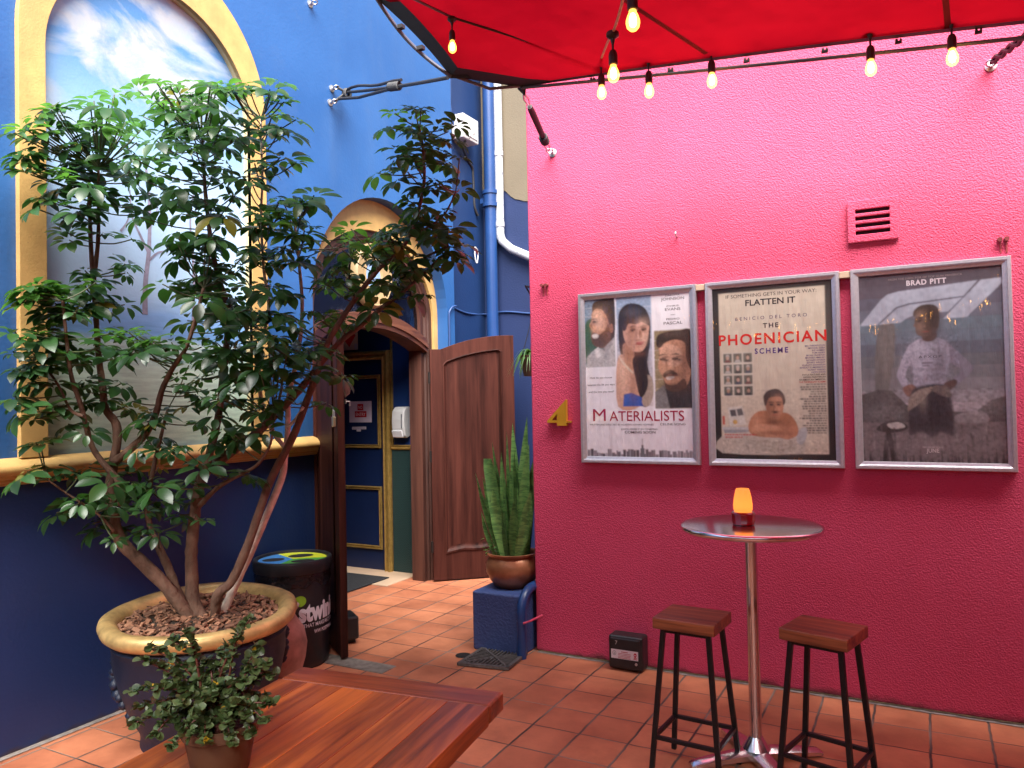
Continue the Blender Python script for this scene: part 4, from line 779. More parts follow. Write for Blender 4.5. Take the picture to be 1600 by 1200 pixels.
pts = [(-3.775, 5.835, 2.0), (-3.775, 5.835, 2.36), (-3.772, 5.845, 2.42), (-3.77, 5.89, 2.462), (-3.772, 5.95, 2.475), (-3.83, 5.98, 2.475), (-3.83, 6.25, 2.44), (-3.83, 6.58, 2.46), (-3.60, 6.59, 2.47), (-3.3, 6.59, 2.43), (-3.05, 6.59, 2.42)]
tag(MB().tube(spline(pts, 5), .009, 8).build('wall_cable', m_cableb, smooth=True), 'thin painted cable sagging along the blue wall above the open door leaf', 'cable')
t = thing('junction_box', 'white plastic junction box high on the blue wall behind the leaf tips', 'junction box', (-3.79, 6.05, 4.05))
MB().box((-3.835, 6.02, 4.055), (-3.70, 6.30, 4.285)).build('case', m_white, t, bevel=.012)
MB().box((-3.70, 6.05, 4.085), (-3.692, 6.27, 4.255)).build('cover', m_white, t, bevel=.006)
MB().tube([(-3.69, 6.10, 4.10), (-3.67, 6.10, 4.08), (-3.69, 6.10, 4.055)], .006, 6).build('latch', m_zinc, t); MB().tube([(-3.69, 6.19, 4.13), (-3.686, 6.19, 4.13)], .012, 10).build('screw_cap', m_zinc, t)
tag(MB().tube(spline([(-3.80, 6.0, 7.0), (-3.82, 6.0, 4.7), (-3.82, 5.99, 4.35), (-3.80, 6.05, 4.12)], 6), .010, 8).build('feed_cable', m_cableb, smooth=True), 'vertical painted cable dropping to the white junction box', 'cable')
pts = [(-3.74, 6.12, 4.055), (-3.76, 6.10, 4.0), (-3.80, 6.20, 3.97), (-3.83, 6.30, 3.93), (-3.83, 6.385, 3.88), (-3.832, 6.40, 3.80), (-3.832, 6.41, 3.62), (-3.832, 6.42, 3.50), (-3.82, 6.46, 3.42)]
tag(MB().tube(spline(pts, 5), .012, 8).build('box_cable', m_cable, smooth=True), 'dark cable looping out under the junction box towards the blue downpipe', 'cable')
t = thing('carabiner', 'small white snap hook hanging on the blue wall left of the downpipe', 'hook', (-3.83, 6.36, 3.08))
p0 = V((-3.80, 6.38, 3.06)); b = MB(); b.tube([p0+V((0, .028*cos(a)*(1+.3*sin(a)), -.05+.07*sin(a))) for a in [2*pi*i/20 for i in range(21)]], .006, 6); b.build('hook_ring', m_white, t, smooth=True)
MB().tube([p0+V((-.04, -.02, .03)), p0+V((.005, -.02, .03)), p0+V((.005, 0, .02))], .006, 6).build('screw', m_white, t)
# dispenser, notices, fire sign in the hall
t = thing('soap_dispenser', 'white wall mounted hand sanitiser dispenser beside the doorway', 'dispenser', (-4.30, 5.85, 1.26))
MB().sweep([((x, 5.849, 0), (0, -1, 0), (0, 0, 1)) for x in (-4.375, -4.235)], [(0, 1.285), (.05, 1.265), (.085, 1.285), (.105, 1.36), (.11, 1.44), (.10, 1.52), (.06, 1.555), (0, 1.56)]).build('case', m_white, t, bevel=.012, seg=3)
MB().box((-4.262, 5.735, 1.36), (-4.254, 5.746, 1.49)).build('window_slot', mat('grey_slot', (.12, .13, .15), .4), t)
MB().sweep([((x, 5.846, 0), (0, -1, 0), (0, 0, 1)) for x in (-4.372, -4.26)], [(.045, 1.27), (.087, 1.275), (.112, 1.335), (.108, 1.34), (.05, 1.33)]).build('push_bar', mat('white_plastic_push', (.66, .68, .72), .35), t, bevel=.006)
def ArtY(x0, x1, z0, z1, y): return Art(x0, x1, z0, z1, 4.38 - y)
A = ArtY(-4.962, -4.685, 1.413, 1.618, 5.842); A.rect(0, 0, 1, 1, (.62, .58, .68))
A.rect(.37, .13, .63, .43, (.42, .012, .02)); A.rect(.25, .47, .77, .76, (.42, .012, .02)); A.text('NO', .50, .36, .17, .15, (.70, .66, .74)); A.text('ENTRY', .51, .69, .43, .15, (.70, .66, .74))
tag(A.build('no_entry_notice', None), 'white paper notice reading NO ENTRY in red on the navy hall door', 'notice')
A = ArtY(-4.93, -4.755, 1.325, 1.372, 5.842); A.poly([(0, .05), (1, 0), (1, .55), (.62, .55), (.62, 1), (.32, 1), (.32, .6), (0, .6)], (.55, .52, .60)); random.seed(2); A.dashes(.5, .35, .9, .12, (.2, .2, .25)); tag(A.build('taped_note', None), 'thin strip of white tape label under the NO ENTRY notice', 'notice')
A = ArtY(-5.06, -4.835, 2.12, 2.42, 5.835); A.rect(0, 0, 1, 1, (.64, .62, .55)); A.poly([(.24, .30), (.36, .30), (.38, .48), (.44, .26), (.50, .50), (.56, .26), (.64, .5), (.72, .44), (.88, .52), (.52, .90), (.12, .55), (.24, .52)], (.50, .02, .03)); A.rect(.80, .80, .97, .97, (.5, .56, .66))
tag(A.build('fire_sign', None), 'cream fire sign with a red arrow shape above the hall door', 'sign')
t = thing('padlock', 'brass grey padlock hanging from the hasp of the near door leaf', 'padlock', (-3.36, 3.80, 1.5)); pl = dep(513, 661, 5.0); 
R45d = V((.58, -.40, 0)).normalized(); nn = V((-R45d.y, R45d.x, 0))*-1
e = V((-3.87, 4.17, 0)) + R45d*.76; e = V((e.x, e.y, 0)) - V((R45d.y*-1, R45d.x, 0))*.0
nrm = V((-R45d.y, R45d.x, 0)); base = e + nrm*(-.045); base.z = 1.50
MB().box((-.022, -.010, -.045), (.022, .010, .018), R45, base).build('lock_body', mat('padlock_brass', (.42, .36, .24), .35, metal=.8), t, bevel=.004)
MB().tube([base + R45d*(.015*cos(a)) + V((0, 0, .018+.055*(sin(a) if sin(a) > 0 else 0))) for a in [pi*i/10 for i in range(11)]], .005, 8).build('shackle', m_zinc, t, smooth=True)
hp = MB(); hp.bar(base+V((0, 0, .07))-nrm*.0, base+V((0, 0, .07))+nrm*.025, .012, .012); hp.build('staple', m_zinc, t)

# ================================================================== SHADE SAIL
PA = onY(815, 134, 3.72); PB = onY(705, 117, 3.42); PC = onZ(588, -6, 3.62); PD = onY(1600, 34, 3.76); PC2 = V((-2.7, -1.4, 4.15)); PE = PD + (PD-onY(1300, 66, 3.745)).normalized()*3.0; PF = V((3.5, -2.1, 3.9))
def sail_mat():
    m = bpy.data.materials.new('red_sailcloth'); m.use_nodes = True; n = m.node_tree.nodes; l = m.node_tree.links; n.remove(n['Principled BSDF'])
    tc = n.new('ShaderNodeTexCoord'); nz = n.new('ShaderNodeTexNoise'); nz.inputs['Scale'].default_value = 2.2; nz.inputs['Detail'].default_value = 5; l.new(tc.outputs['Object'], nz.inputs['Vector'])
    r = n.new('ShaderNodeValToRGB'); l.new(nz.outputs['Fac'], r.inputs[0]); r.color_ramp.elements[0].color = (.32, .003, .012, 1); r.color_ramp.elements[0].position = .3; r.color_ramp.elements[1].color = (.41, .005, .015, 1); r.color_ramp.elements[1].position = .7
    d = n.new('ShaderNodeBsdfDiffuse'); t = n.new('ShaderNodeBsdfTranslucent'); l.new(r.outputs[0], d.inputs[0]); l.new(r.outputs[0], t.inputs[0])
    w = n.new('ShaderNodeTexNoise'); w.inputs['Scale'].default_value = 3.5; l.new(tc.outputs['Object'], w.inputs['Vector']); b = n.new('ShaderNodeBump'); b.inputs['Strength'].default_value = .5; b.inputs['Distance'].default_value = .08; l.new(w.outputs['Fac'], b.inputs['Height']); l.new(b.outputs[0], d.inputs['Normal']); l.new(b.outputs[0], t.inputs['Normal'])
    ms = n.new('ShaderNodeMixShader'); ms.inputs[0].default_value = .18; l.new(d.outputs[0], ms.inputs[1]); l.new(t.outputs[0], ms.inputs[2]); l.new(ms.outputs[0], n['Material Output'].inputs[0]); return m
def edge_pts(p, q, dip, k=14):                             # edge cut in a shallow curve towards the cloth
    c = V((.4, 1.4, p.lerp(q, .5).z+.02)); return [p.lerp(q, i/k) + (c - p.lerp(q, .5)).normalized()*dip*4*(i/k)*(1-i/k) for i in range(k)]
E1 = edge_pts(PB, PA, .0, 5); E2 = edge_pts(PA, PD, .03, 14); E3 = edge_pts(PD, PE, .02, 8); E4 = edge_pts(PE, PF, .15); E5 = edge_pts(PF, PC2, .12); E6 = edge_pts(PC2, PC, .02, 14); E7 = edge_pts(PC, PB, .03, 10)
ring = E1 + E2 + E3 + E4 + E5 + E6 + E7
bm = bmesh.new(); vs = [bm.verts.new(p) for p in ring]; es = [bm.edges.new((vs[i], vs[(i+1) % len(vs)])) for i in range(len(vs))]
bmesh.ops.triangle_fill(bm, use_beauty=True, use_dissolve=False, edges=es)
for _ in range(3): bmesh.ops.subdivide_edges(bm, edges=bm.edges[:], cuts=1, use_grid_fill=True)
bmesh.ops.beautify_fill(bm, faces=bm.faces[:], edges=[e for e in bm.edges if not e.is_boundary])
inn = [v for v in bm.verts if not v.is_boundary]
for _ in range(160):
    new = [(sum((e.other_vert(v).co for e in v.link_edges), V()) / len(v.link_edges)) for v in inn]
    for v, c in zip(inn, new): v.co = c
for f in bm.faces: f.smooth = True
me = bpy.data.meshes.new('canopy'); bm.to_mesh(me); bm.free(); me.materials.append(sail_mat())
sail = thing('shade_sail', 'big red shade sail stretched over the courtyard with a black hem', 'shade sail', PA)
can = bpy.data.objects.new('canopy', me); COL.objects.link(can); can.parent = sail; can.location = -PA
dgs = can
from mathutils.bvhtree import BVHTree
bv = BVHTree.FromPolygons([v.co.copy() for v in me.vertices], [tuple(p.vertices) for p in me.polygons])
def seam(a, c, n=40, off=.003):
    vs = []; a = V(a); c = V(c); sd = V((c.y-a.y, a.x-c.x, 0)).normalized()
    for i in range(n+1):
        q = a.lerp(c, i/n); h = bv.ray_cast(V((q.x, q.y, -5)), V((0, 0, 1)))[0]
        if h is None: continue
        vs += [h + sd*.012 - V((0, 0, off)), h - sd*.012 - V((0, 0, off))]
    if len(vs) > 3: MB().add(vs, [(2*i, 2*i+2, 2*i+3, 2*i+1) for i in range(len(vs)//2-1)]).build('seam', mat('sail_seam', (.20, .002, .008), .9), sail)
seam((-2.0, 1.5, 0), (-.75, 3.9, 0)); seam((-.2, -1.5, 0), (.15, 4.0, 0)); seam((1.2, -1.5, 0), (1.3, 4.0, 0))
m_hem = mat('black_webbing', (.012, .010, .011), .7, var=.3, vs=60)
b = MB(); k = len(ring); cc = V((.5, 1.2, 3.5)); vv = []
for i in range(k):
    p = ring[i]; inw = (cc-p); inw.z = 0; inw.normalize(); wd = .11 if i < 6 or i > k-13 else .03
    vv += [p + V((0, 0, -.004)) - inw*.012, p + V((0, 0, -.006)) + inw*wd]
b.add(vv, [(2*i, 2*((i+1) % k), 2*((i+1) % k)+1, 2*i+1) for i in range(k)]); b.build('hem', m_hem, sail)
m_tube = mat('grey_cable_sleeve', (.10, .10, .13), .4, var=.1)
edge_cable = lambda P, off: [p + V((0, 0, -.012 - off*sin(pi*i/(len(P)-1)))) for i, p in enumerate(P)]
b = MB(); b.tube(edge_cable([PA.lerp(PE, i/24) for i in range(25)], .022), .009, 8); outv = V((-.75, .25, 0)).normalized()
b.tube([p + outv*(.05*sin(pi*i/14)) + V((0, 0, -.01)) for i, p in enumerate([PC2.lerp(PC, .5).lerp(PC, 1).lerp(PB, i/14) for i in range(15)])], .010, 8); b.tube([PB, PB.lerp(PA, .5)+V((0, .03, -.035)), PA], .009, 8)
b.build('edge_cable', m_tube, sail, smooth=True)
for u in (.18, .36, .52, .67, .80, .93): p = PA.lerp(PD, u) + V((0, 0, -.018)); MB().prism([[(-.014, -.008), (.014, -.008), (.015, .008), (.008, .014), (.005, .003), (.0, .003), (-.003, .014), (-.011, .013)]], lambda x, z, d: p + V((x, d, z)), -.006, .006).build('clip', m_hem, sail)
for u in (.35, .62): p = PC.lerp(PB, u)+outv*.03; MB().box((-.02, -.014, -.010), (.02, .014, .010), None, p).build('clip', m_hem, sail)
b = MB().add([PA+V((-.03, .01, -.01)), PA+V((.04, -.01, .02)), PA+V((.0, -.06, .03)), PA+V((.005, .03, -.05))], [(0, 1, 2), (0, 3, 1), (0, 2, 3), (1, 3, 2)]).build('corner_patch', m_hem, sail); b = MB()
b.add([PB+V((.06, -.02, .015)), PB+V((-.02, .0, -.015)), PB+V((.10, .05, -.02)), PB+V((.03, .03, .02))], [(0, 1, 2), (0, 3, 1), (0, 2, 3), (1, 3, 2)]); b.build('corner_patch', m_hem, sail)
# tie ropes
m_rope = mat('black_rope', (.009, .009, .012), .6, var=.3, vs=80, bump=.8, bs=150); m_strap = mat('black_strap', (.02, .012, .016), .55, var=.3, vs=30)
t = thing('tie_rope', 'long knotted black rope from the sail corner to the blue wall hooks', 'rope', B1)
h1 = B1 + V((.05, 0, 0)); h2 = B2 + V((.05, 0, 0)); kn = h1 + V((.05, .05, -.03)); b = MB()
tip = PB + V((-.03, .01, -.005)); mid = kn.lerp(tip, .62)
b.tube(sag(kn, tip, .01), .011, 8); b.tube([p+V((0, 0, .018+.01*sin(i))) for i, p in enumerate(sag(kn, mid, -.01, 8))], .010, 8); b.tube([h2+V((.02, .02, .02)), kn.lerp(mid, .25)+V((0, 0, -.05)), mid+V((0, 0, -.01))], .011, 8)
b.tube([h1, kn], .010, 8); b.tube([h2, h2.lerp(kn, .5), kn], .010, 8)
b.build('rope_strands', m_rope, t, smooth=True); b = MB()
ax = (tip-kn).normalized()
for i in range(9): c = kn.lerp(tip, .52) + ax*(i*.020-.02); b.tube([c + V((-ax.y, ax.x, 0))*(.017*cos(a)) + V((0, 0, 1))*(.022*sin(a)-.006) for a in [2*pi*j/10 for j in range(11)]], .009, 6)
b.build('knot', m_rope, t, smooth=True); b = MB()
for i in range(4): c = kn + ax*(i*.018-.02); b.tube([c + V((-ax.y, ax.x, 0))*(.022*cos(a)) + V((0, 0, 1))*(.032*sin(a)-.01) for a in [2*pi*j/10 for j in range(11)]], .010, 6)
b.build('knot', m_rope, t, smooth=True)
t = thing('tie_strap', 'short taut black strap from the sail corner to the pink wall', 'strap', P1)
s0 = PA + V((.0, .02, -.03)); s1 = P1 + V((0, -.055, 0)); b = MB(); d = (s1-s0)
b.tube([s0+d*.22, s0+d*.3, s0+d*.75, s0+d*.80], [.016, .02, .018, .022], 10); b.build('strap', m_strap, t, smooth=True)
b = MB(); sd_ = V((d.y, -d.x, 0)).normalized()
b.tube([s0, s0+d*.1+sd_*.014, s0+d*.24, s0+d*.1-sd_*.014, s0], .006, 8).build('wire_link', m_zinc, t, smooth=True); b = MB(); b.tube([s0+d*.82, s0+d*.92+sd_*.016, s1, s0+d*.92-sd_*.016, s0+d*.82], .006, 8); b.build('wire_link', m_zinc, t, smooth=True)
b = MB()
for i in range(5): c = s0 + d*(.74+.022*i); u1 = d.normalized().orthogonal().normalized(); u2 = d.normalized().cross(u1); b.tube([c + u1*.022*cos(a) + u2*.022*sin(a) for a in [2*pi*j/10 for j in range(11)]], .008, 6)
b.build('wrap', m_rope, t, smooth=True)
t = thing('tie_rope', 'short twisted black rope at top right tying the sail cable to the pink wall', 'rope', P2)
q0 = P2 + V((0, -.055, 0)); q1 = onY(1600, 58, 3.82); q2 = q1 + (q1-q0)*.6 + V((0, 0, 0)); b = MB(); dd = (q2-q0)
for ph in (0, pi): b.tube([q0 + dd*(i/24) + V((0, .013*cos(i*.9+ph), .013*sin(i*.9+ph))) for i in range(25)], .010, 6)
b.build('rope_strands', m_rope, t, smooth=True)

# ================================================================== STRING LIGHTS
m_sock = mat('bakelite', (.02, .013, .010), .45); m_bulb = bpy.data.materials.new('amber_bulb'); m_bulb.use_nodes = True
n_ = m_bulb.node_tree.nodes; l_ = m_bulb.node_tree.links; n_.remove(n_['Principled BSDF']); em = n_.new('ShaderNodeEmission'); em.inputs[0].default_value = (1, .42, .07, 1); em.inputs[1].default_value = .55
tr = n_.new('ShaderNodeBsdfTransparent'); tr.inputs[0].default_value = (1, .9, .7, 1); adn = n_.new('ShaderNodeAddShader'); l_.new(em.outputs[0], adn.inputs[0]); l_.new(tr.outputs[0], adn.inputs[1]); l_.new(adn.outputs[0], n_['Material Output'].inputs[0])
m_fil = emit('filament_glow', (1.0, .55, .15), 7)
def bulb():
    t = thing('string_light', 'x', 'light bulb', (0, 0, 0), 'festoon bulbs hanging under the sail')
    MB().lathe([(.022, 0), (.026, -.004), (.026, -.018), (.010, -.03), (.006, -.05)], n=14).build('cable_clip', m_sock, t, smooth=True, local=True)
    MB().tube([(0, 0, -.04), (0, 0, -.085)], .005, 6).build('drop_cord', m_sock, t, local=True)
    MB().lathe([(.0, -.075), (.012, -.078), (.017, -.09), (.0185, -.10), (.0185, -.135), (.015, -.138), (0, -.138)], n=16).build('socket', m_sock, t, smooth=True, local=True)
    MB().lathe([(.012, -.137), (.013, -.145), (.019, -.158), (.0235, -.172), (.024, -.183), (.021, -.197), (.012, -.207), (0.0, -.211)], n=18).build('bulb', m_bulb, t, smooth=True, local=True)
    b = MB()
    b.lathe([(0.0, -.145), (.007, -.150), (.0125, -.165), (.0135, -.180), (.010, -.192), (0, -.198)], n=10)
    b.build('filament', m_fil, t, smooth=True, local=True); return t
proto = bulb(); first = True
def hang(p, lb, sc_=1.0):
    global first
    if first: proto.location = p; proto['label'] = lb; first = False; r = proto
    else: r = dup(proto, p, 0, lb, 'festoon bulbs hanging under the sail')
    r.scale = (sc_,)*3; return r
LB = ['lit amber bulb hanging alone near the left edge of the sail', 'lit amber bulb just left of the bigger bulb, where the string meets the sail edge', 'lit amber bulb just right of the bigger bulb on the sail edge', 'lit amber bulb above the gap between the left and middle posters', 'lit amber bulb over the air vent, second from the right', 'lit amber bulb furthest right under the sail edge']
tops = []
for (px, py, Y), lb in zip([(706, 27, 3.1), (939, 93, 3.66), (1013, 88, 3.68), (1111, 70, 3.69), (1359, 45, 3.70), (1486, 26, 3.71)], LB):
    p = onY(px, py, Y); tops.append(p); hang(p, lb, {706: .83, 939: .98}.get(px, 1.0))
pn = dep(957, 50, 3.15); hang(pn, 'biggest lit amber bulb, hanging on the string that comes down from the top', 1.0)
pm = dep(987, -46, 2.62); hang(pm, 'lit amber bulb cut by the top edge of the picture', 1.0)
random.seed(15); over = []
for i in range(9):
    p = V((-2.75 + i*.46, -1.45 - .45*random.random(), 3.02 - .9*((i/8)*(1-i/8))*2 + random.uniform(-.12, .12))); over.append(p + V((0, 0, .012))); hang(p, 'lit bulb strung behind the viewer, a golden glint in the poster glass')
m_wire = mat('festoon_wire', (.02, .012, .01), .5)
tag(MB().tube([over[0]+V((-.9, .0, .35))] + over + [over[-1]+V((1.2, 0, .4))], .006, 6).build('festoon_cable', m_wire), 'dark festoon cable carrying the bulbs behind the viewer', 'cable')
t0 = onY(650, 0, 2.75); tl = t0 + (t0-tops[0]).normalized()*1.2
tag(MB().tube([tl, t0, tops[0], tops[0].lerp(tops[1], .5)-V((0, 0, .012)), tops[1]], .006, 6).build('festoon_cable', m_wire), 'dark festoon cable running across the underside of the sail from top left', 'cable')
w = [tops[1]]
for a, c in zip(tops[1:], tops[2:]): w += [a.lerp(c, .25)-V((0, 0, .010)), a.lerp(c, .5)-V((0, 0, .014)), a.lerp(c, .75)-V((0, 0, .010)), c]
w.append(w[-1]+(w[-1]-w[-5])*1.5)
tag(MB().tube(w, .006, 6).build('festoon_cable', m_wire, smooth=True), 'dark festoon cable strung along the sail edge near the pink wall', 'cable')
p9 = dep(980, -60, 2.5); tag(MB().tube(spline([p9, dep(973, 0, 2.75), dep(960, 45, 3.1), dep(950, 65, 3.3), tops[1]], 5), .0055, 6).build('festoon_cable', mat('pale_cord', (.45, .22, .12), .6)), 'pale festoon cord coming down from the top to the sail edge', 'cable')

# ================================================================== FURNITURE
m_seat = wood('stool_wood', (.19, .058, .020), (.44, .155, .055), axis=0, rough=.4, coat=.25, grain=2.2)
m_blackm = mat('black_steel', (.010, .010, .011), .38, metal=.3, var=.3, vs=40)
def stool():
    t = thing('bar_stool', 'x', 'bar stool', group='bar stools by the round table')
    b = MB(); n = 1
    for i in range(n): b.box((-.135+.27*i/n+.0006, -.122, .612), (-.135+.27*(i+1)/n-.0006, .122, .660))
    b.build('seat', m_seat, t, bevel=.004, local=True)
    c = []
    for sx in (-1, 1):
        for sy in (-1, 1):
            top = V((sx*.098, sy*.088, .612)); bot = V((sx*.148, sy*.135, 0)); c.append((top, bot))
            MB().bar(top, bot, .021, .021, V((0, 1, 0))).build('leg', m_blackm, t, bevel=.003, local=True)
    at = lambda k, z: c[k][1].lerp(c[k][0], z/.612)
    for a, d in ((0, 1), (1, 3), (3, 2), (2, 0)): MB().bar(at(a, .155), at(d, .155), .017, .017).build('footrest_rail', m_blackm, t, bevel=.002, local=True)
    for a, d in ((0, 2), (1, 3)): MB().bar(at(a, .603), at(d, .603), .018, .016).build('seat_bearer', m_blackm, t, local=True)
    return t
s1 = stool(); s1.location = (-.908, 3.283, 0); s1.rotation_euler = (0, 0, rad(-4)); s1['label'] = 'bar stool with wooden seat and black steel legs, between bait box and round table'
dup(s1, (-.385, 3.325, 0), rad(-14), 'bar stool with wooden seat and black steel legs, right of the round table')
TX, TY = -.688, 3.46
m_steel = mat('stainless_top', (.74, .74, .76), .18, metal=1., var=.05, vs=3, bump=.08, bs=30, bd=.002); m_post = mat('stainless_post', (.72, .72, .73), .24, metal=1., var=.05, vs=8, stretch=(1, 1, .1), bump=.06, bs=60)
t = thing('bar_table', 'round stainless steel bar table with single post, carrying the candle lamp', 'bar table', (TX, TY, 0))
MB().lathe([(0, 1.005), (.285, 1.005), (.296, 1.008), (.302, 1.016), (.302, 1.026), (.297, 1.031), (.285, 1.033), (0, 1.033)], (TX, TY, 0), 72).build('table_top', m_steel, t, smooth=True, angle=60)
MB().lathe([(.026, .10), (.026, 1.006)], (TX, TY, 0), 28).build('post', m_post, t, smooth=True)
MB().lathe([(.10, .985), (.10, 1.0), (.03, 1.005)], (TX, TY, 0), 24).build('top_plate', m_blackm, t)
b = MB()
b.lathe([(.060, .062), (.048, .082), (.036, .10), (.029, .112)], (TX, TY, 0), 28); b.build('base_hub', m_post, t, smooth=True)
for k in range(4):
    a = rad(38 + 90*k); d = V((cos(a), sin(a), 0)); sd_ = V((-sin(a), cos(a), 0)); O = V((TX, TY, 0)); path = []
    for r_, z_, h_, wd in ((.02, .045, .040, .070), (.10, .042, .034, .066), (.20, .033, .028, .058), (.29, .022, .022, .050), (.305, .016, .012, .040)): path.append((O + d*r_, sd_*wd, V((0, 0, 1))*1.0, z_, h_))
    bb = MB(); o = 0
    bb.sweep([(p + V((0, 0, z)), A_, V((0, 0, h))) for p, A_, B_, z, h in path], [(-.6, -.55), (.6, -.55), (.6, .1), (.25, .5), (-.25, .5), (-.6, .1)])
    f_ = bb.build('base_foot', m_post, t, smooth=True, angle=30)
# candle lamp
t = thing('candle_lamp', 'glowing cream candle lamp in a dark red glass holder on the bar table', 'candle lamp', (-.715, 3.445, 1.033))
lc = (-.715, 3.445, 1.0335)
MB().lathe([(.030, 0), (.046, .002), (.049, .012), (.050, .035), (.052, .050), (.046, .056), (.0, .056)], lc, 12).build('holder', mat('red_glass', (.34, .006, .012), .08, var=.2, vs=20, coat=1.), t, smooth=True, angle=25)
def shade_mat():
    m = bpy.data.materials.new('lit_shade'); m.use_nodes = True; n = m.node_tree.nodes; l = m.node_tree.links; n.remove(n['Principled BSDF'])
    t_ = n.new('ShaderNodeBsdfTranslucent'); t_.inputs[0].default_value = (.95, .62, .28, 1); d = n.new('ShaderNodeBsdfDiffuse'); d.inputs[0].default_value = (.8, .55, .3, 1)
    s = n.new('ShaderNodeMixShader'); s.inputs[0].default_value = .7; l.new(d.outputs[0], s.inputs[1]); l.new(t_.outputs[0], s.inputs[2])
    e = n.new('ShaderNodeEmission'); e.inputs[0].default_value = (1., .40, .09, 1); e.inputs[1].default_value = .085
    a = n.new('ShaderNodeAddShader'); l.new(s.outputs[0], a.inputs[0]); l.new(e.outputs[0], a.inputs[1]); l.new(a.outputs[0], n['Material Output'].inputs[0]); return m
MB().lathe([(.036, .056), (.040, .066), (.041, .085), (.037, .12), (.030, .150), (.027, .157), (.024, .157), (.028, .145), (.034, .118), (.037, .085), (.036, .066)], lc, 32).build('shade', shade_mat(), t, smooth=True)
MB().lathe([(0, .058), (.008, .06), (.011, .08), (.007, .10), (0, .118)], lc, 12).build('flame', emit('flame_glow', (1, .42, .10), 1.7), t, smooth=True)

# big wooden table in front
TA = rad(7.5); TR = Matrix.Rotation(TA, 3, 'Z'); TO = V((-1.105, 1.965, 0)); tl_ = lambda x, y, z: TR @ V((x, y, z)) + TO    # local: x to the right, y away; far right corner at origin
m_tab = wood('red_table_wood', (.22, .048, .010), (.56, .160, .026), axis=1, rough=.32, coat=.2, grain=1.0, streak=.35, bump=.25)
m_tabx = wood('red_table_end', (.20, .042, .010), (.48, .125, .026), axis=0, rough=.32, coat=.2, grain=1.0, streak=.4, bump=.2)
t = thing('wooden_table', 'low red brown plank table in the foreground with the small potted plant on it', 'table', TO)
W, Ln, TZ, TH = .705, 1.50, .750, .056
def onTab(b, a, c): return b.box(a, c)
b = MB(); xs_ = [-W, -.60, -.475, -.365, -.245, -.125, -.0]
for i in range(6): b.box((xs_[i]+.0007, -Ln, TZ-TH), (xs_[i+1]-.0007, -.1165, TZ))
pl_ = b.build('planks', m_tab, t, bevel=.0022, seg=2, local=True); pl_.rotation_euler = (0, 0, TA)
e = MB().box((-W, -.115, TZ-TH), (0, 0, TZ)).build('end_board', m_tabx, t, bevel=.010, seg=3, local=True); e.rotation_euler = (0, 0, TA)
for x in (-W+.17, -.17):
    for y in (-.22, -Ln+.2): o = MB().box((x-.04, y-.04, 0), (x+.04, y+.04, TZ-TH)).build('leg', m_tab, t, bevel=.005, local=True); o.rotation_euler = (0, 0, TA)
b = MB()
for x in (-W+.17, -.17): b.box((x-.012, -Ln+.24, TZ-TH-.09), (x+.012, -.262, TZ-TH))
for y in (-.22, -Ln+.2): b.box((-W+.212, y-.012, TZ-TH-.09), (-.212, y+.012, TZ-TH))
o = b.build('apron', m_tabx, t, local=True); o.rotation_euler = (0, 0, TA)

# recycling bin
BC = V((-3.505, 3.57, 0)); m_bin = mat('bin_plastic', (.016, .017, .021), .42, var=.15, vs=12)
t = thing('recycling_bin', 'round black recycling bin with blue and yellow lid openings beside the door leaf', 'bin', BC)
MB().lathe([(.200, 0), (.208, .012), (.214, .04), (.224, .50), (.226, .60), (0, .60)], BC, 56).build('body', m_bin, t, smooth=True, angle=50)
MB().lathe([(.234, .575), (.238, .585), (.240, .635), (.236, .648), (.226, .652), (.216, .648), (.212, .634), (0, .634)], BC, 56).build('lid', m_bin, t, smooth=True, angle=50)
ba = math.atan2(-BC.y, -BC.x)                               # towards the camera
fz = lambda x, y, d: BC + V((x*cos(ba) - y*sin(ba), x*sin(ba) + y*cos(ba), .6345 + d))   # x to the viewer, y to the right
def disc_part(b, a0, a1, r0=.0, r1=.208, n=20): b.add([fz(0, 0, .0005)] + [fz(r1*cos(a0+(a1-a0)*i/n), r1*sin(a0+(a1-a0)*i/n), .0005) for i in range(n+1)], [(0, i+1, i+2) for i in range(n)])
b = MB(); disc_part(b, rad(205), rad(330)); b.build('blue_panel', mat('lid_blue', (.05, .20, .50), .35, var=.1), t)
b = MB(); disc_part(b, rad(85), rad(205)); b.build('yellow_panel', mat('lid_yellow', (.50, .55, .03), .35, var=.1), t)
b = MB(); disc_part(b, rad(-30), rad(85)); b.build('green_panel', mat('lid_green', (.07, .28, .05), .35, var=.1), t)
for (x, y, a, c_) in ((-.01, -.115, .050, .068), (-.085, .05, .055, .078), (.09, .06, .045, .07)):
    MB().add([fz(x + a*cos(2*pi*i/24), y + c_*sin(2*pi*i/24), .0014) for i in range(24)], [tuple(range(24))]).build('opening', mat('dark_opening', (.004, .004, .005), .8), t)
m_bag = mat('bin_bag', (.010, .010, .012), .18, var=.2, bump=1., bs=30, bd=.01)
b = MB(); vs_ = []
for r_ in range(4):
    for i in range(57): a = 2*pi*i/56; z = .588 - r_*.028 - (.014*sin(a*7)+.010*sin(a*13+1))*(r_/3); vs_.append(BC + V(((.2285+.004*sin(a*11+r_*2))*cos(a), (.2285+.004*sin(a*11+r_*2))*sin(a), z)))
b.add(vs_, [(r_*57+i, r_*57+i+1, (r_+1)*57+i+1, (r_+1)*57+i) for r_ in range(3) for i in range(56)]); b.build('bin_liner', m_bag, t, smooth=True)
def cyl(a0): return lambda x, z, d: BC + V(((.2255+d)*cos(a0 + x/.2255), (.2255+d)*sin(a0 + x/.2255), z))
fc = cyl(ba)
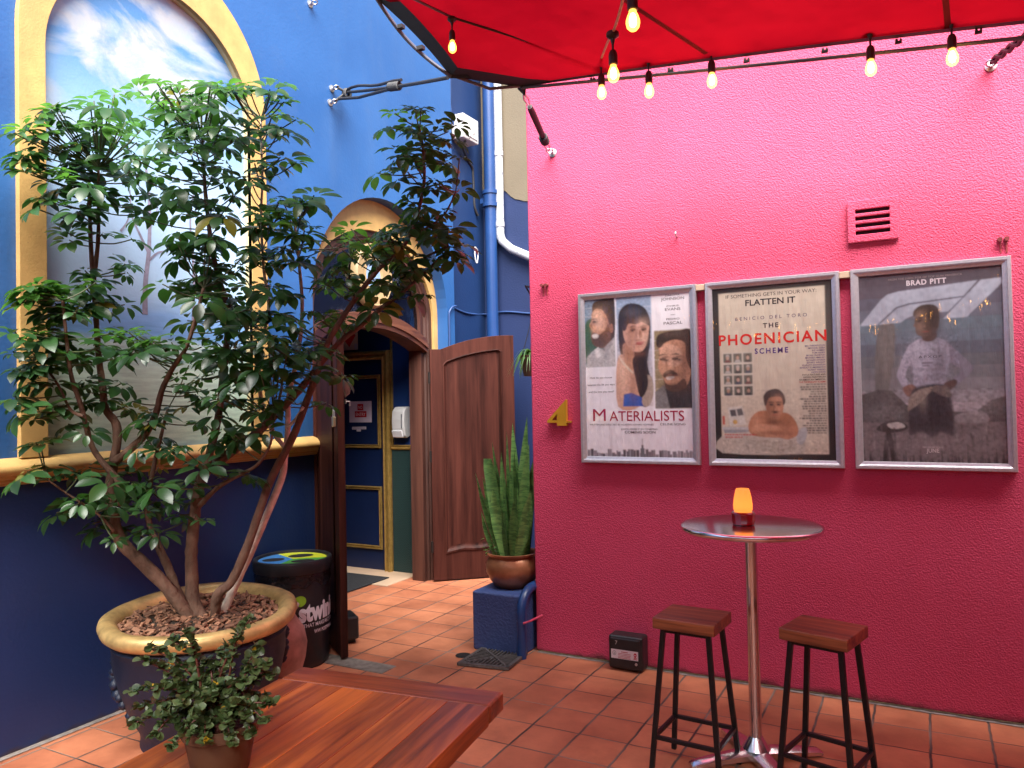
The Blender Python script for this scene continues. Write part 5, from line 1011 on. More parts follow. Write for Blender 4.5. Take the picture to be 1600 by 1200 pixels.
b = MB(); v_, f_ = text_mesh('stwink', fc, .030, .298, .315, .105, 'L', bold=.05, depth=.0012); b.add(v_, f_); b.build('lettering', mat('print_white', (.66, .66, .70), .5, var=.02), t)
b = MB()
v_, f_ = text_mesh('SOLUTIONS THAT MAKE RECYCLING', fc, -.095, .258, .45, .022, 'L', depth=.0012, bold=.01); b.add(v_, f_); b.build('small_lettering', MATS['print_white'], t); b = MB(); v_, f_ = text_mesh('WW POSTWINK.C', fc, .125, .215, .20, .022, 'L', depth=.0012, bold=.02); b.add(v_, f_); b.build('web_address', MATS['print_white'], t)
b = MB(); b.add([fc(.040+.036*cos(2*pi*i/20), .420+.032*sin(2*pi*i/20), .001) for i in range(20)], [tuple(range(20))]); b.build('green_dot', mat('dot_green', (.22, .42, .02), .5), t)
b = MB(); b.add([fc(-.034+.045*cos(2*pi*i/20), .345+.045*sin(2*pi*i/20), .0008) for i in range(20)], [tuple(range(20))]); b.build('blue_dot', mat('dot_blue', (.05, .22, .55), .5), t)

# navy plinth, pipe, drain grate
m_navyb = stucco('plinth_blue', (.022, .045, .15), (.04, .075, .21), bs=60, bump=.9, bd=.006, vs=5, rough=.6)
t = MB().box((-2.605, 4.235, 0), (-2.245, 4.66, .375)).build('plinth', m_navyb, bevel=.014, seg=3); tag(t, 'navy painted masonry block at the end of the pink wall, under the copper pot', 'plinth')
t = thing('drain_pipe', 'short blue pipe bending down from the plinth to the floor beside the pink wall', 'pipe', (-2.245, 4.21, 0))
MB().tube(spline([(-2.24, 4.66, .405), (-2.24, 4.40, .405), (-2.235, 4.30, .395), (-2.235, 4.235, .345), (-2.235, 4.212, .27), (-2.235, 4.212, .15), (-2.238, 4.212, 0)], 5), .030, 14).build('pipe', m_pipeb, t, smooth=True)
MB().tube([(-2.235, 4.212, .215), (-2.235, 4.212, .232)], .034, 14).build('collar', m_pipeb, t); b = MB(); b.tube([(-2.21, 4.19, .225), (-2.17, 4.20, .24), (-2.165, 4.36, .235)], .007, 6); b.build('bracket', mat('pink_metal', (.55, .06, .12), .5), t)
DP = [onZ(714, 1041, 0), onZ(795, 1049, 0), onZ(824, 1024, 0), onZ(755, 1015, 0)]
def dg(u, v, z): return (DP[0].lerp(DP[1], u)).lerp(DP[3].lerp(DP[2], u), v) + V((0, 0, z))
t = thing('drain_grate', 'square dark iron drain grate lying on the tiles in front of the navy plinth', 'drain grate', dg(.5, .5, 0)); m_iron = mat('cast_iron', (.11, .10, .095), .6, metal=.4, var=.4, vs=40, bump=.4, bs=90)
b = MB(); 
def dbar(u0, v0, u1, v1, wd=.012): b.bar(dg(u0, v0, .014), dg(u1, v1, .014), wd, .016)
for q_ in ((0, .03, 1, .03), (1, .97, 0, .97), (.03, 0, .03, 1), (.97, 1, .97, 0)): dbar(*q_, wd=.022)
dbar(.05, .05, .95, .95); dbar(.05, .95, .95, .05)
for i in range(1, 7):
    k = i/7*.5; dbar(k+.04, .05, k+.04, .05+k*.9, .007) if False else None
    dbar(.5, .05+k*.86, .5, .05+k*.86+.001, .001) if False else None
for i in range(1, 6):
    c_ = .5*i/6
    dbar(.04, .5-.5+c_+.02, c_, c_+.02, .008) if False else None
for i in range(-5, 6):
    s_ = i/6*.46; r_ = abs(s_)
    dbar(.5+s_, .05, .5+s_, .5-r_-.02, .008) if r_ < .42 else None; dbar(.5+s_, .5+r_+.02, .5+s_, .95, .008) if r_ < .42 else None
    dbar(.05, .5+s_, .5-r_-.02, .5+s_, .008) if r_ < .42 else None; dbar(.5+r_+.02, .5+s_, .95, .5+s_, .008) if r_ < .42 else None
b.build('grille', m_iron, t); MB().add([dg(.0, .0, .005), dg(1, 0, .005), dg(1, 1, .005), dg(0, 1, .005)], [(0, 1, 2, 3)]).build('drain_pit', mat('pit_black', (.006, .005, .005), .95), t)
hp_ = onZ(726, 1024, .004); MB().add([hp_ + V((-.01+.05*cos(2*pi*i/20), .05*sin(2*pi*i/20), 0)) for i in range(20)], [tuple(range(20))]).build('floor_hole', MATS['pit_black'], kind='structure')

# ================================================================== POTS AND PLANTS
# copper pot with snake plant
CP = V((-2.425, 4.465, .375)); m_cop = mat('copper_pot', (.20, .075, .035), .36, metal=.45, var=.5, vs=7, col2=(.44, .19, .095), bump=.3, bs=50)
pot = thing('copper_pot', 'round copper brown bowl pot on the navy plinth holding the snake plant', 'plant pot', CP)
MB().lathe([(.10, 0), (.115, .004), (.150, .045), (.176, .10), (.178, .145), (.162, .185), (.152, .196), (.158, .206), (.170, .216), (.172, .224), (.162, .226), (.148, .215), (.145, .19), (0, .19)], CP, 48).build('bowl', m_cop, pot, smooth=True, angle=60)
MB().lathe([(.146, .192), (.10, .20), (0, .203)], CP, 24).build('soil', mat('soil', (.03, .02, .013), .95, var=.5, vs=60, bump=1, bs=60, bd=.01), pot)
def snake_mat():
    m = bpy.data.materials.new('snake_leaf'); m.use_nodes = True; n = m.node_tree.nodes; l = m.node_tree.links; p = n['Principled BSDF']; p.inputs['Roughness'].default_value = .4
    tc = n.new('ShaderNodeTexCoord'); mp = n.new('ShaderNodeMapping'); mp.inputs['Scale'].default_value = (9, 9, 48); l.new(tc.outputs['Object'], mp.inputs[0])
    nz = n.new('ShaderNodeTexNoise'); nz.inputs['Scale'].default_value = 1; nz.inputs['Detail'].default_value = 3; nz.inputs['Distortion'].default_value = 1.2; l.new(mp.outputs[0], nz.inputs['Vector'])
    r = n.new('ShaderNodeValToRGB'); l.new(nz.outputs['Fac'], r.inputs[0]); E = r.color_ramp.elements; E[0].position = .40; E[0].color = (.045, .115, .032, 1); E[1].position = .58; E[1].color = (.12, .235, .065, 1); e = E.new(.49); e.color = (.08, .18, .05, 1)
    g = n.new('ShaderNodeNewGeometry'); hs = n.new('ShaderNodeHueSaturation'); l.new(r.outputs[0], hs.inputs['Color'])
    mr = n.new('ShaderNodeMapRange'); mr.inputs['To Min'].default_value = .6; mr.inputs['To Max'].default_value = 1.6; l.new(g.outputs['Random Per Island'], mr.inputs['Value']); l.new(mr.outputs[0], hs.inputs['Value']); l.new(hs.outputs[0], p.inputs['Base Color']); return m
m_snake = snake_mat()
def blade(b, base, tip, wd, bend, face, n=10, cut=False):
    base = V(base); tip = V(tip); d = tip-base; side = V((cos(face), sin(face), 0)); nrm = side.cross(d).normalized(); vs = []
    for i in range(n+1):
        t_ = i/n; c_ = base.lerp(tip, t_) + nrm*bend*sin(pi*t_*.5)*t_; q_ = wd*(.45 + .9*min(t_, .45)/.45*.6)*(1 if t_ < .55 else (1 - ((t_-.55)/.45)**(1.7 if not cut else 9)*(1 if not cut else .25)))
        tw = .5*t_; s_ = side*cos(tw) + nrm*sin(tw)
        vs += [c_ - s_*q_/2 + nrm*q_*.16, c_ + nrm*-q_*.10, c_ + s_*q_/2 + nrm*q_*.16]
    b.add(vs, [f for i in range(n) for f in ((3*i, 3*i+1, 3*i+4, 3*i+3), (3*i+1, 3*i+2, 3*i+5, 3*i+4))])
sp_ = thing('snake_plant', 'snake plant with tall banded sword leaves growing in the copper pot', 'plant', CP+V((0, 0, .2)))
b = MB(); random.seed(3); S0 = CP + V((0, 0, .195))
def pt(px, py, dy=0): return onY(px, py, CP.y+dy)
for px, py, bx, dy, wd, cut in ((822, 650, .06, .03, .060, 0), (826, 692, .09, -.03, .055, 0), (793, 672, .0, .02, .050, 0), (761, 717, -.06, -.05, .060, 1), (740, 738, -.09, -.06, .045, 0), (775, 722, -.03, .05, .05, 0), (806, 705, .04, .05, .045, 0), (802, 735, .05, -.06, .05, 1), (815, 708, .09, .06, .05, 0), (752, 770, -.10, .05, .05, 0), (790, 745, .0, -.05, .06, 0), (834, 720, .12, .0, .055, 0), (785, 802, .03, -.13, .055, 1), (808, 775, .06, -.10, .055, 0), (830, 765, .12, -.08, .055, 0), (770, 765, -.04, -.08, .06, 0), (765, 790, -.08, -.03, .05, 0), (825, 800, .1, -.1, .05, 0), (843, 690, .13, .05, .055, 0), (748, 800, -.11, -.09, .05, 0), (758, 745, -.07, .0, .055, 0), (770, 690, -.05, .07, .05, 0), (783, 705, -.01, -.02, .055, 0), (800, 660, .04, .08, .055, 0)):
    tp = pt(px, py, dy); tp.x = min(tp.x, -2.235); blade(b, S0 + V((bx*.75, dy*.8, 0)), tp, wd*1.55, random.uniform(-.03, .03), random.uniform(-.5, .5), cut=cut)
b.build('leaves', m_snake, sp_, smooth=True, angle=180)
b = MB(); random.seed(9)
m_small = mat('small_leaf', (.05, .15, .03), .45, var=.5, vs=20, trans=((.10, .28, .03), .25))
def round_leaf(b, c, d, nrm, L, wd, n=6):
    d = V(d).normalized(); s_ = V(nrm).cross(d)
    if s_.length < 1e-4: s_ = d.orthogonal()
    s_.normalize(); u = d.cross(s_); c = V(c); vs = [c]
    for i in range(1, n): t_ = (i/n)**.75 if n > 4 else i/n; w_ = wd*.5*(sin(pi*t_**.9)**.55); m_ = c + d*L*t_ - u*L*.12*t_*t_; vs += [m_ - s_*w_ + u*w_*.35, m_, m_ + s_*w_ + u*w_*.35]
    vs.append(c + d*L*.97 - u*L*.12); k_ = len(vs)-1; fs = [(0, 2, 1), (0, 3, 2)]
    for i in range(n-2): o = 1+3*i; fs += [(o, o+1, o+4, o+3), (o+1, o+2, o+5, o+4)]
    o = 1+3*(n-2); fs += [(o, o+1, k_), (o+1, o+2, k_)]; b.add(vs, fs)
for i in range(30):
    a = rad(random.uniform(170, 260)); r_ = random.uniform(.13, .20); c_ = CP + V((r_*cos(a), r_*sin(a)*.7, random.uniform(.20, .30))); round_leaf(b, c_, (cos(a), sin(a), random.uniform(-.2, .3)), (0, 0, 1), .028, .024, 4)
b.build('small_weed', m_small, sp_, smooth=True, angle=180)

# spider plant hanging beyond the corner of the pink wall
HP = onY(829, 566, 4.9); t = thing('spider_plant', 'hanging spider plant with thin arching leaves, half behind the pink wall edge', 'plant', HP)
b = MB(); random.seed(12)
for i in range(85):
    a = random.uniform(0, 2*pi); L = random.uniform(.14, .26); e_ = random.uniform(.2, 1.1); pts = [HP + V((cos(a)*L*s_*.75, sin(a)*L*s_*.75, .06 + L*(e_*s_ - (.75+e_*.9)*s_*s_))) for s_ in [k/6 for k in range(7)]]
    sd_ = V((-sin(a), cos(a), 0)); vs = []
    for k, p in enumerate(pts): w_ = .010*(1-k/6.2); vs += [p - sd_*w_, p + sd_*w_]
    b.add(vs, [(2*k, 2*k+1, 2*k+3, 2*k+2) for k in range(6)])
b.build('leaves', mat('spider_leaf', (.09, .20, .05), .45, var=.5, vs=12, trans=((.16, .34, .06), .3)), t, smooth=True, angle=180)
MB().lathe([(.05, -.10), (.07, .0), (.078, .05), (.07, .05), (0, .04)], HP, 20).build('pot', mat('brown_pot', (.06, .03, .02), .5), t, smooth=True)
b = MB()
for a in (0, 2.1, 4.2): b.tube([HP + V((.07*cos(a), .07*sin(a), .05)), HP + V((.04, .02, .42))], .003, 5)
b.tube([HP + V((.04, .02, .42)), (-2.23, HP.y-.55, HP.z+.46), (-2.23, 4.74, HP.z+.46)], .006, 6); b.build('hanger', m_cable, t)

# terracotta urn behind the big planter
UC = V((-3.23, 3.16, 0)); t = thing('terracotta_urn', 'pale terracotta urn half hidden between the big blue planter and the bin', 'urn', UC)
MB().lathe([(.09, 0), (.10, .01), (.12, .06), (.155, .18), (.165, .26), (.15, .34), (.11, .40), (.095, .43), (.12, .46), (.125, .47), (.11, .47), (.085, .43), (0, .40)], UC, 40).build('urn_body', mat('terracotta', (.40, .25, .19), .75, var=.35, vs=9, bump=.4, bs=40), t, smooth=True, angle=60)

# big planter
PCN = V((-3.15, 2.60, 0)); tiltR = Matrix.Rotation(rad(3.0), 3, V((.78, .63, 0)))
m_pl = mat('planter_blue', (.0012, .0075, .027), .55, var=.25, vs=6, bump=.25, bs=40, bd=.006); t = thing('planter', 'large navy planter with a fat gold rim standing against the blue wall', 'planter', PCN)
wobp = lambda a, z: .012*sin(3*a+1) + .006*sin(7*a)
MB().lathe([(.26, 0), (.285, .01), (.28, .04), (.285, .08), (.335, .18), (.372, .30), (.392, .40), (.395, .48), (.40, .50), (.405, .515), (.39, .53), (.385, .56), (.37, .56), (.35, .53), (0, .53)], PCN, 64, rot=tiltR, wob=wobp, sx=1.0).build('body', m_pl, t, smooth=True, angle=50)
MB().lathe([(.365, .535), (.372, .565), (.39, .545), (.425, .548), (.445, .565), (.452, .588), (.445, .610), (.425, .622), (.40, .622), (.378, .610), (.362, .59), (.355, .56), (.358, .535)], PCN, 80, rot=tiltR, wob=lambda a, z: wobp(a, z) + .006*sin(5*a+2)).build('rim', m_goldm, t, smooth=True, angle=80)
random.seed(6)
for k in range(4):
    b = MB()                                         # garland reliefs on the sides
    a0 = rad(55 + 90*k)
    for i in range(16):
        u = i/15; a = a0 + (u-.5)*.5; z = .44 - .16*(1-(2*u-1)**2) if k % 2 else .46 - .24*u + .03*sin(i*2); rr = .288 + min(.095, (z-.08)*.42)
        c_ = tiltR @ V((rr*cos(a), rr*sin(a), z)) + PCN; s_ = random.uniform(.018, .030)
        b.lathe([(0, -s_), (s_*.7, -s_*.6), (s_, 0), (s_*.7, s_*.6), (0, s_)], c_, 8)
    b.build('relief', m_pl, t, smooth=True, angle=180)
PT = PCN + tiltR @ V((0, 0, .575))
MB().lathe([(.372, -.02), (.30, -.005), (.12, .012), (0, .018)], PT, 40, rot=tiltR).build('soil_bed', MATS['soil'], t, smooth=True)
b = MB(); random.seed(21)
for i in range(900):
    a = random.uniform(0, 2*pi); r_ = .36*math.sqrt(random.random()); z = .020*(1-(r_/.36))-.004 + random.uniform(0, .018); s_ = random.uniform(.008, .022)
    R_m = Matrix.Rotation(random.uniform(0, 6.3), 3, 'Z') @ Matrix.Rotation(random.uniform(-.6, .6), 3, 'X') @ Matrix.Rotation(random.uniform(-.6, .6), 3, 'Y')
    b.box((-s_, -s_*.5, -.003), (s_, s_*.5, .003), R_m, PT + tiltR @ V((r_*cos(a), r_*sin(a), z)))
m_chip = mat('bark_chips', (.12, .055, .03), .85, var=.3, vs=12)
_n = m_chip.node_tree.nodes; _l = m_chip.node_tree.links; _g = _n.new('ShaderNodeNewGeometry'); _r = _n.new('ShaderNodeValToRGB'); _l.new(_g.outputs['Random Per Island'], _r.inputs[0]); _r.color_ramp.elements[0].color = (.06, .026, .015, 1); _r.color_ramp.elements[1].color = (.30, .15, .085, 1); _l.new(_r.outputs[0], _n['Principled BSDF'].inputs['Base Color'])
b.build('bark_chips', m_chip, t, kind='stuff')

# ---------------- umbrella tree
def leaf_mat(name, a, c, tcol, tf=.32, rough=.33):
    m = bpy.data.materials.new(name); m.use_nodes = True; n = m.node_tree.nodes; l = m.node_tree.links; p = n['Principled BSDF']; p.inputs['Roughness'].default_value = rough; p.inputs['Specular IOR Level'].default_value = .6
    g = n.new('ShaderNodeNewGeometry'); r = n.new('ShaderNodeValToRGB'); l.new(g.outputs['Random Per Island'], r.inputs[0]); r.color_ramp.elements[0].color = (*a, 1); r.color_ramp.elements[1].color = (*c, 1)
    tc = n.new('ShaderNodeTexCoord'); nz = n.new('ShaderNodeTexNoise'); nz.inputs['Scale'].default_value = 30; l.new(tc.outputs['Object'], nz.inputs['Vector']); mr = n.new('ShaderNodeMapRange'); mr.inputs['To Min'].default_value = .75; mr.inputs['To Max'].default_value = 1.25; l.new(nz.outputs['Fac'], mr.inputs['Value'])
    hs = n.new('ShaderNodeHueSaturation'); l.new(r.outputs[0], hs.inputs['Color']); l.new(mr.outputs[0], hs.inputs['Value']); l.new(hs.outputs[0], p.inputs['Base Color'])
    t_ = n.new('ShaderNodeBsdfTranslucent'); t_.inputs[0].default_value = (*tcol, 1); ms = n.new('ShaderNodeMixShader'); ms.inputs[0].default_value = tf; l.new(p.outputs[0], ms.inputs[1]); l.new(t_.outputs[0], ms.inputs[2]); l.new(ms.outputs[0], n['Material Output'].inputs[0]); return m
m_leaf = leaf_mat('umbrella_leaf', (.012, .040, .013), (.032, .098, .024), (.06, .19, .025), .34); m_leafb = leaf_mat('young_leaf', (.025, .085, .012), (.062, .165, .024), (.10, .28, .03), .38)
m_bark = mat('bark', (.135, .075, .05), .85, var=.4, vs=16, stretch=(1, 1, .6), bump=1., bs=38, bd=.014); m_barkp = mat('pale_bark', (.62, .54, .46), .8, var=.3, vs=18, bump=.8, bs=45, bd=.006)
tree = thing('umbrella_tree', 'leafy umbrella tree with several bare leaning stems growing from the gold rimmed planter', 'tree', PT)
D0 = (PT-CAM).dot(cf)
def tp(px, py, off=0.0):
    d = ray(px, py); D = D0 + off; p = CAM + d*D
    if p.x < -3.60: p = CAM + d*(3.60/-d.x)
    return p
def stem(pts, r0, r1, o0, o1, pale=0, root=None):
    P = []
    for i, (x, y) in enumerate(pts): P.append(tp(x, y, o0 + (o1-o0)*i/(len(pts)-1)))
    if root: P = [PT + V(root)] + P
    P = spline(P, 5); n = len(P); random.seed(len(P)*7+int(pts[0][0])); return P, [(r0 + (r1-r0)*i/(n-1))*(1+random.uniform(-.07, .07)) for i in range(n)], pale
ST = [
 stem([(262, 919), (224, 881), (188, 844), (176, 799), (172, 765), (177, 725), (183, 690), (181, 662), (165, 638), (160, 600), (154, 555), (149, 480), (143, 400), (140, 330), (139, 280)], .044, .009, -.05, .05, 0, (-.02, -.03, -.02)),
 stem([(146, 440), (153, 380), (154, 330), (154, 262)], .016, .007, .05, -.02),
 stem([(178, 722), (202, 703), (226, 680), (243, 648), (253, 610), (270, 575), (290, 545), (305, 500), (318, 450)], .026, .009, -.02, -.15),
 stem([(190, 790), (185, 752), (165, 728), (145, 700), (133, 660), (126, 632), (112, 590), (105, 540), (100, 490), (98, 470)], .022, .008, -.05, -.25),
 stem([(284, 937), (262, 885), (246, 851), (236, 828), (230, 790), (240, 730), (252, 680), (262, 640)], .032, .008, .02, .15, 0, (.0, .02, -.02)),
 stem([(302, 940), (300, 905), (299, 862), (303, 817), (308, 780), (318, 742), (358, 708), (400, 678), (424, 654), (457, 621), (480, 595), (498, 572), (530, 535), (565, 508), (598, 480), (622, 462), (660, 430), (690, 400)], .044, .009, .0, .25, 0, (.02, .0, -.02)),
 stem([(312, 790), (340, 762), (376, 741), (402, 726), (422, 695), (428, 655)], .017, .006, .0, -.15),
 stem([(312, 760), (330, 700), (343, 640), (350, 570), (358, 495), (350, 460), (340, 430), (330, 380), (324, 330), (320, 290), (318, 250), (316, 215)], .026, .008, .0, .1),
 stem([(340, 930), (362, 908), (386, 855), (405, 800), (424, 748), (457, 684), (478, 630), (499, 572), (514, 532), (538, 492), (560, 460), (592, 420), (625, 392), (648, 350), (660, 300), (663, 270), (660, 225), (655, 200)], .032, .008, -.05, .3, 0, (.05, .04, -.02)),
 stem([(362, 926), (378, 892), (400, 844), (439, 750), (445, 715), (449, 684), (450, 655), (451, 621), (462, 570), (470, 520), (472, 470), (468, 420), (464, 380), (460, 350)], .028, .007, .05, .25, 1, (.06, .06, -.02)),
 stem([(446, 700), (430, 680), (415, 650), (405, 600), (408, 540), (420, 480), (412, 420), (408, 340), (410, 280), (408, 220), (408, 185)], .015, .006, .1, .2, 1),
 stem([(449, 668), (462, 655), (474, 636)], .011, .009, .1, .05, 1),
 stem([(130, 650), (110, 640), (90, 600), (60, 560)], .010, .006, -.2, -.2), stem([(178, 830), (150, 800), (110, 775), (75, 750)], .010, .005, -.1, -.25), stem([(640, 420), (668, 400), (700, 385)], .010, .006, .25, .2), stem([(640, 370), (690, 340), (712, 300)], .008, .005, .25, .2)]
b = MB(); b2 = MB(); nodes = []
for P, R_s, pale in ST:
    (b2 if pale else b).tube(P, [r*.78 for r in R_s], 10); nodes += P[len(P)//4:]
b.build('trunk', m_bark, tree, smooth=True, angle=180); b2.build('pale_trunk', m_barkp, tree, smooth=True, angle=180)
BL = [ # px, py, rx, ry, leaves, young share, depth spread
 (70, 190, 34, 18, 9, .8, .25), (105, 215, 50, 25, 12, .6, .3), (170, 165, 45, 14, 7, .8, .25), (165, 205, 60, 22, 15, .7, .3), (35, 225, 30, 25, 7, .4, .25), (90, 245, 60, 25, 14, .3, .3), (30, 258, 26, 16, 4, .2, .2),
 (250, 148, 45, 20, 12, .7, .25), (315, 145, 50, 18, 14, .6, .25), (365, 140, 35, 18, 11, .6, .25), (300, 185, 70, 25, 16, .2, .3), (240, 205, 50, 25, 12, .3, .25), (210, 240, 45, 25, 11, .1, .3), (290, 225, 60, 30, 13, .1, .3), (360, 205, 45, 30, 13, .3, .3), (375, 265, 40, 30, 11, .2, .25),
 (430, 145, 30, 18, 8, .9, .2), (445, 175, 28, 20, 8, .9, .2), (420, 215, 38, 22, 8, .5, .2), (445, 245, 30, 15, 5, .3, .2), (405, 265, 30, 15, 5, .4, .2),
 (115, 285, 55, 22, 10, .1, .3), (65, 285, 35, 18, 6, .2, .2), (180, 290, 45, 30, 9, .1, .3), (255, 285, 50, 22, 9, .0, .3), (60, 325, 38, 14, 5, .1, .2), (120, 335, 40, 25, 9, .0, .3), (215, 318, 50, 22, 8, .0, .3), (300, 335, 50, 28, 11, .05, .3), (360, 325, 50, 30, 12, .1, .3), (190, 370, 35, 12, 3, .3, .2), (85, 370, 22, 14, 3, .2, .2), (175, 415, 35, 14, 5, .1, .2),
 (440, 325, 40, 20, 11, .8, .25), (480, 315, 28, 12, 6, .8, .2), (415, 350, 50, 25, 13, .5, .25), (470, 355, 35, 22, 9, .6, .25),
 (300, 385, 45, 28, 11, .1, .3), (350, 395, 55, 35, 16, .1, .35), (410, 400, 50, 30, 14, .4, .35), (455, 400, 30, 25, 7, .3, .25), (295, 430, 55, 30, 11, .1, .3),
 (35, 455, 38, 14, 7, .5, .2), (60, 470, 40, 25, 9, .3, .25), (120, 435, 40, 18, 8, .2, .25), (110, 465, 45, 18, 9, .3, .25), (160, 495, 50, 28, 10, .2, .3), (45, 510, 45, 35, 11, .2, .25), (30, 560, 35, 40, 10, .1, .25), (85, 545, 50, 30, 10, .05, .25), (210, 525, 45, 22, 10, .7, .3), (250, 545, 45, 22, 8, .2, .3), (150, 560, 45, 22, 8, .1, .3),
 (330, 465, 55, 30, 14, .1, .35), (395, 470, 55, 40, 19, .1, .35), (345, 520, 60, 40, 20, .05, .35), (405, 540, 55, 40, 19, .05, .35), (450, 490, 30, 25, 7, .3, .25), (300, 560, 50, 35, 11, .1, .3), (340, 590, 60, 35, 16, .05, .35), (400, 600, 55, 35, 16, .05, .35), (445, 570, 30, 30, 7, .3, .25),
 (45, 600, 45, 35, 11, .05, .25), (35, 640, 35, 25, 7, .0, .2), (75, 645, 30, 20, 5, .0, .2), (115, 615, 40, 22, 8, .0, .25), (170, 610, 30, 18, 5, .0, .2), (205, 630, 35, 16, 5, .0, .2), (120, 660, 30, 18, 4, .0, .2), (60, 695, 25, 10, 3, .0, .2),
 (265, 655, 55, 28, 11, .1, .3), (330, 650, 50, 30, 13, .05, .35), (385, 655, 40, 25, 9, .05, .3), (355, 690, 35, 20, 7, .0, .3), (285, 700, 40, 25, 8, .0, .3), (235, 690, 30, 18, 5, .0, .2), (385, 735, 16, 10, 3, .0, .2),
 (55, 745, 40, 22, 7, .0, .2), (70, 790, 30, 20, 5, .0, .2), (110, 735, 30, 16, 4, .0, .2), (165, 770, 50, 22, 12, .0, .3), (150, 800, 50, 22, 10, .0, .3), (215, 745, 50, 25, 12, .0, .3), (270, 745, 40, 22, 10, .0, .3), (225, 790, 55, 25, 13, .0, .3), (285, 790, 45, 22, 10, .0, .3), (185, 825, 50, 20, 9, .0, .3), (240, 830, 30, 18, 5, .0, .2), (300, 815, 22, 18, 4, .0, .2), (325, 740, 22, 20, 4, .0, .2),
 (640, 175, 30, 10, 5, 1, .12), (625, 200, 28, 18, 6, .8, .15), (670, 205, 32, 16, 7, .5, .15), (705, 205, 26, 16, 4, .2, .12), (640, 240, 38, 16, 8, .3, .2), (690, 245, 35, 18, 8, .1, .2), (620, 270, 30, 14, 5, .4, .2), (660, 290, 32, 18, 6, .1, .2), (700, 290, 24, 14, 3, .1, .15), (640, 325, 30, 18, 6, .1, .2), (680, 335, 34, 20, 6, .0, .2), (712, 370, 24, 20, 6, .0, .15), (660, 370, 38, 22, 11, .0, .2), (615, 375, 32, 20, 8, .1, .2), (700, 400, 28, 18, 7, .0, .2), (655, 405, 34, 20, 8, .0, .2), (575, 365, 34, 12, 6, .8, .2), (545, 385, 38, 16, 7, .7, .2), (590, 400, 34, 16, 7, .3, .2), (620, 430, 36, 16, 7, .0, .2), (540, 430, 28, 12, 4, .8, .2), (510, 395, 28, 20, 5, .6, .2), (580, 455, 34, 16, 6, .1, .2), (660, 455, 28, 14, 3, .0, .15), (505, 450, 26, 14, 4, .6, .2), (560, 490, 38, 14, 6, .1, .2), (520, 500, 32, 16, 5, .6, .2), (490, 540, 28, 18, 5, .3, .2), (545, 580, 24, 10, 3, .2, .15), (490, 500, 20, 20, 3, .5, .15), (515, 545, 24, 14, 3, .4, .15), (480, 590, 22, 14, 3, .1, .15), (500, 630, 22, 14, 3, .0, .15)]
kd = nodes
fol = MB(); you = MB(); pet = MB(); yel = MB(); random.seed(77)
def leaflet(b, c, d, nrm, L, wd, droop):
    d = d.normalized(); s_ = nrm.cross(d).normalized(); u = d.cross(s_); vs = [c]; n = 5
    for i in range(1, n):
        t_ = i/n; w_ = wd*.5*(sin(pi*min(1, t_**1.25*.93+.035))**.62)*1.02; m_ = c + d*L*t_ - u*(L*droop*t_*t_); cup = w_*.30; vs += [m_ - s_*w_ + u*cup, m_, m_ + s_*w_ + u*cup]
    vs.append(c + d*L*1.03 - u*L*droop*1.12); k_ = len(vs)-1; fs = [(0, 2, 1), (0, 3, 2)]
    for i in range(n-2): o = 1+3*i; fs += [(o, o+1, o+4, o+3), (o+1, o+2, o+5, o+4)]
    o = 1+3*(n-2); fs += [(o, o+1, k_), (o+1, o+2, k_)]; b.add(vs, fs)
for px, py, rx, ry, cnt, yo, dsp in BL:
    cnt = round(cnt*(.66 if py < 640 else .50))
    for _ in range(cnt):
        a = random.uniform(0, 2*pi); r_ = math.sqrt(random.random()); x = px + rx*r_*cos(a); y = py + ry*r_*sin(a)
        offb = .2 if px > 490 else 0
        H = tp(x, y, offb + random.uniform(-dsp, dsp)); 
        if H.x < -3.55: H.x = -3.55 + random.uniform(0, .03)
        nb = min(kd, key=lambda q: (q-H).length + max(0, q.z-H.z)*.8)
        out = (H-nb); out.z *= .3
        if out.length < .02: out = V((random.uniform(-1, 1), random.uniform(-1, 1), 0))
        out.normalize(); young = random.random() < yo
        up = (V((0, 0, 1)) + out*random.uniform(.1, .75) + V((random.uniform(-.25, .25), random.uniform(-.25, .25), 0))).normalized()
        if (H-nb).length < 1.0:
            m_ = nb.lerp(H, .5) + V((0, 0, -.05*(H-nb).length)); pet.tube(spline([nb, m_, H], 3), [.0042]*3 + [.0032]*4 if False else .0034, 5, cap=False)
        e1 = up.orthogonal().normalized(); e2 = up.cross(e1); k = random.choice((7, 7, 8, 8, 9)); ph = random.uniform(0, 6.3); S_ = random.uniform(.62, 1.34)*(.85 if young else 1); old = (not young) and random.random() < .03
        tilt = random.uniform(-.25, .25) if not young else random.uniform(-.45, .0)
        for i in range(k):
            a = ph + 2*pi*i/k*(.93); d = (e1*cos(a) + e2*sin(a)) - up*tilt + V((0, 0, -random.uniform(0, .22))); d.normalize(); L = S_*random.uniform(.062, .098)*(1 - .28*abs(sin((a-ph)/2+.3))**6)
            c_ = H + d*.026*S_; leaflet(you if young else (yel if old and random.random() < .8 else fol), c_, d, up, L, L*random.uniform(.46, .56), random.uniform(.12, .42))
yel.build('yellowing_foliage', leaf_mat('yellowing_leaf', (.10, .12, .015), (.26, .20, .03), (.25, .25, .03), .3), tree, smooth=True, angle=180, normals=False); fol.build('foliage', m_leaf, tree, smooth=True, angle=180, normals=False); you.build('young_foliage', m_leafb, tree, smooth=True, angle=180, normals=False); pet.build('leaf_stalks', mat('stalk', (.06, .075, .03), .5, var=.3), tree, smooth=True, angle=180, normals=False)

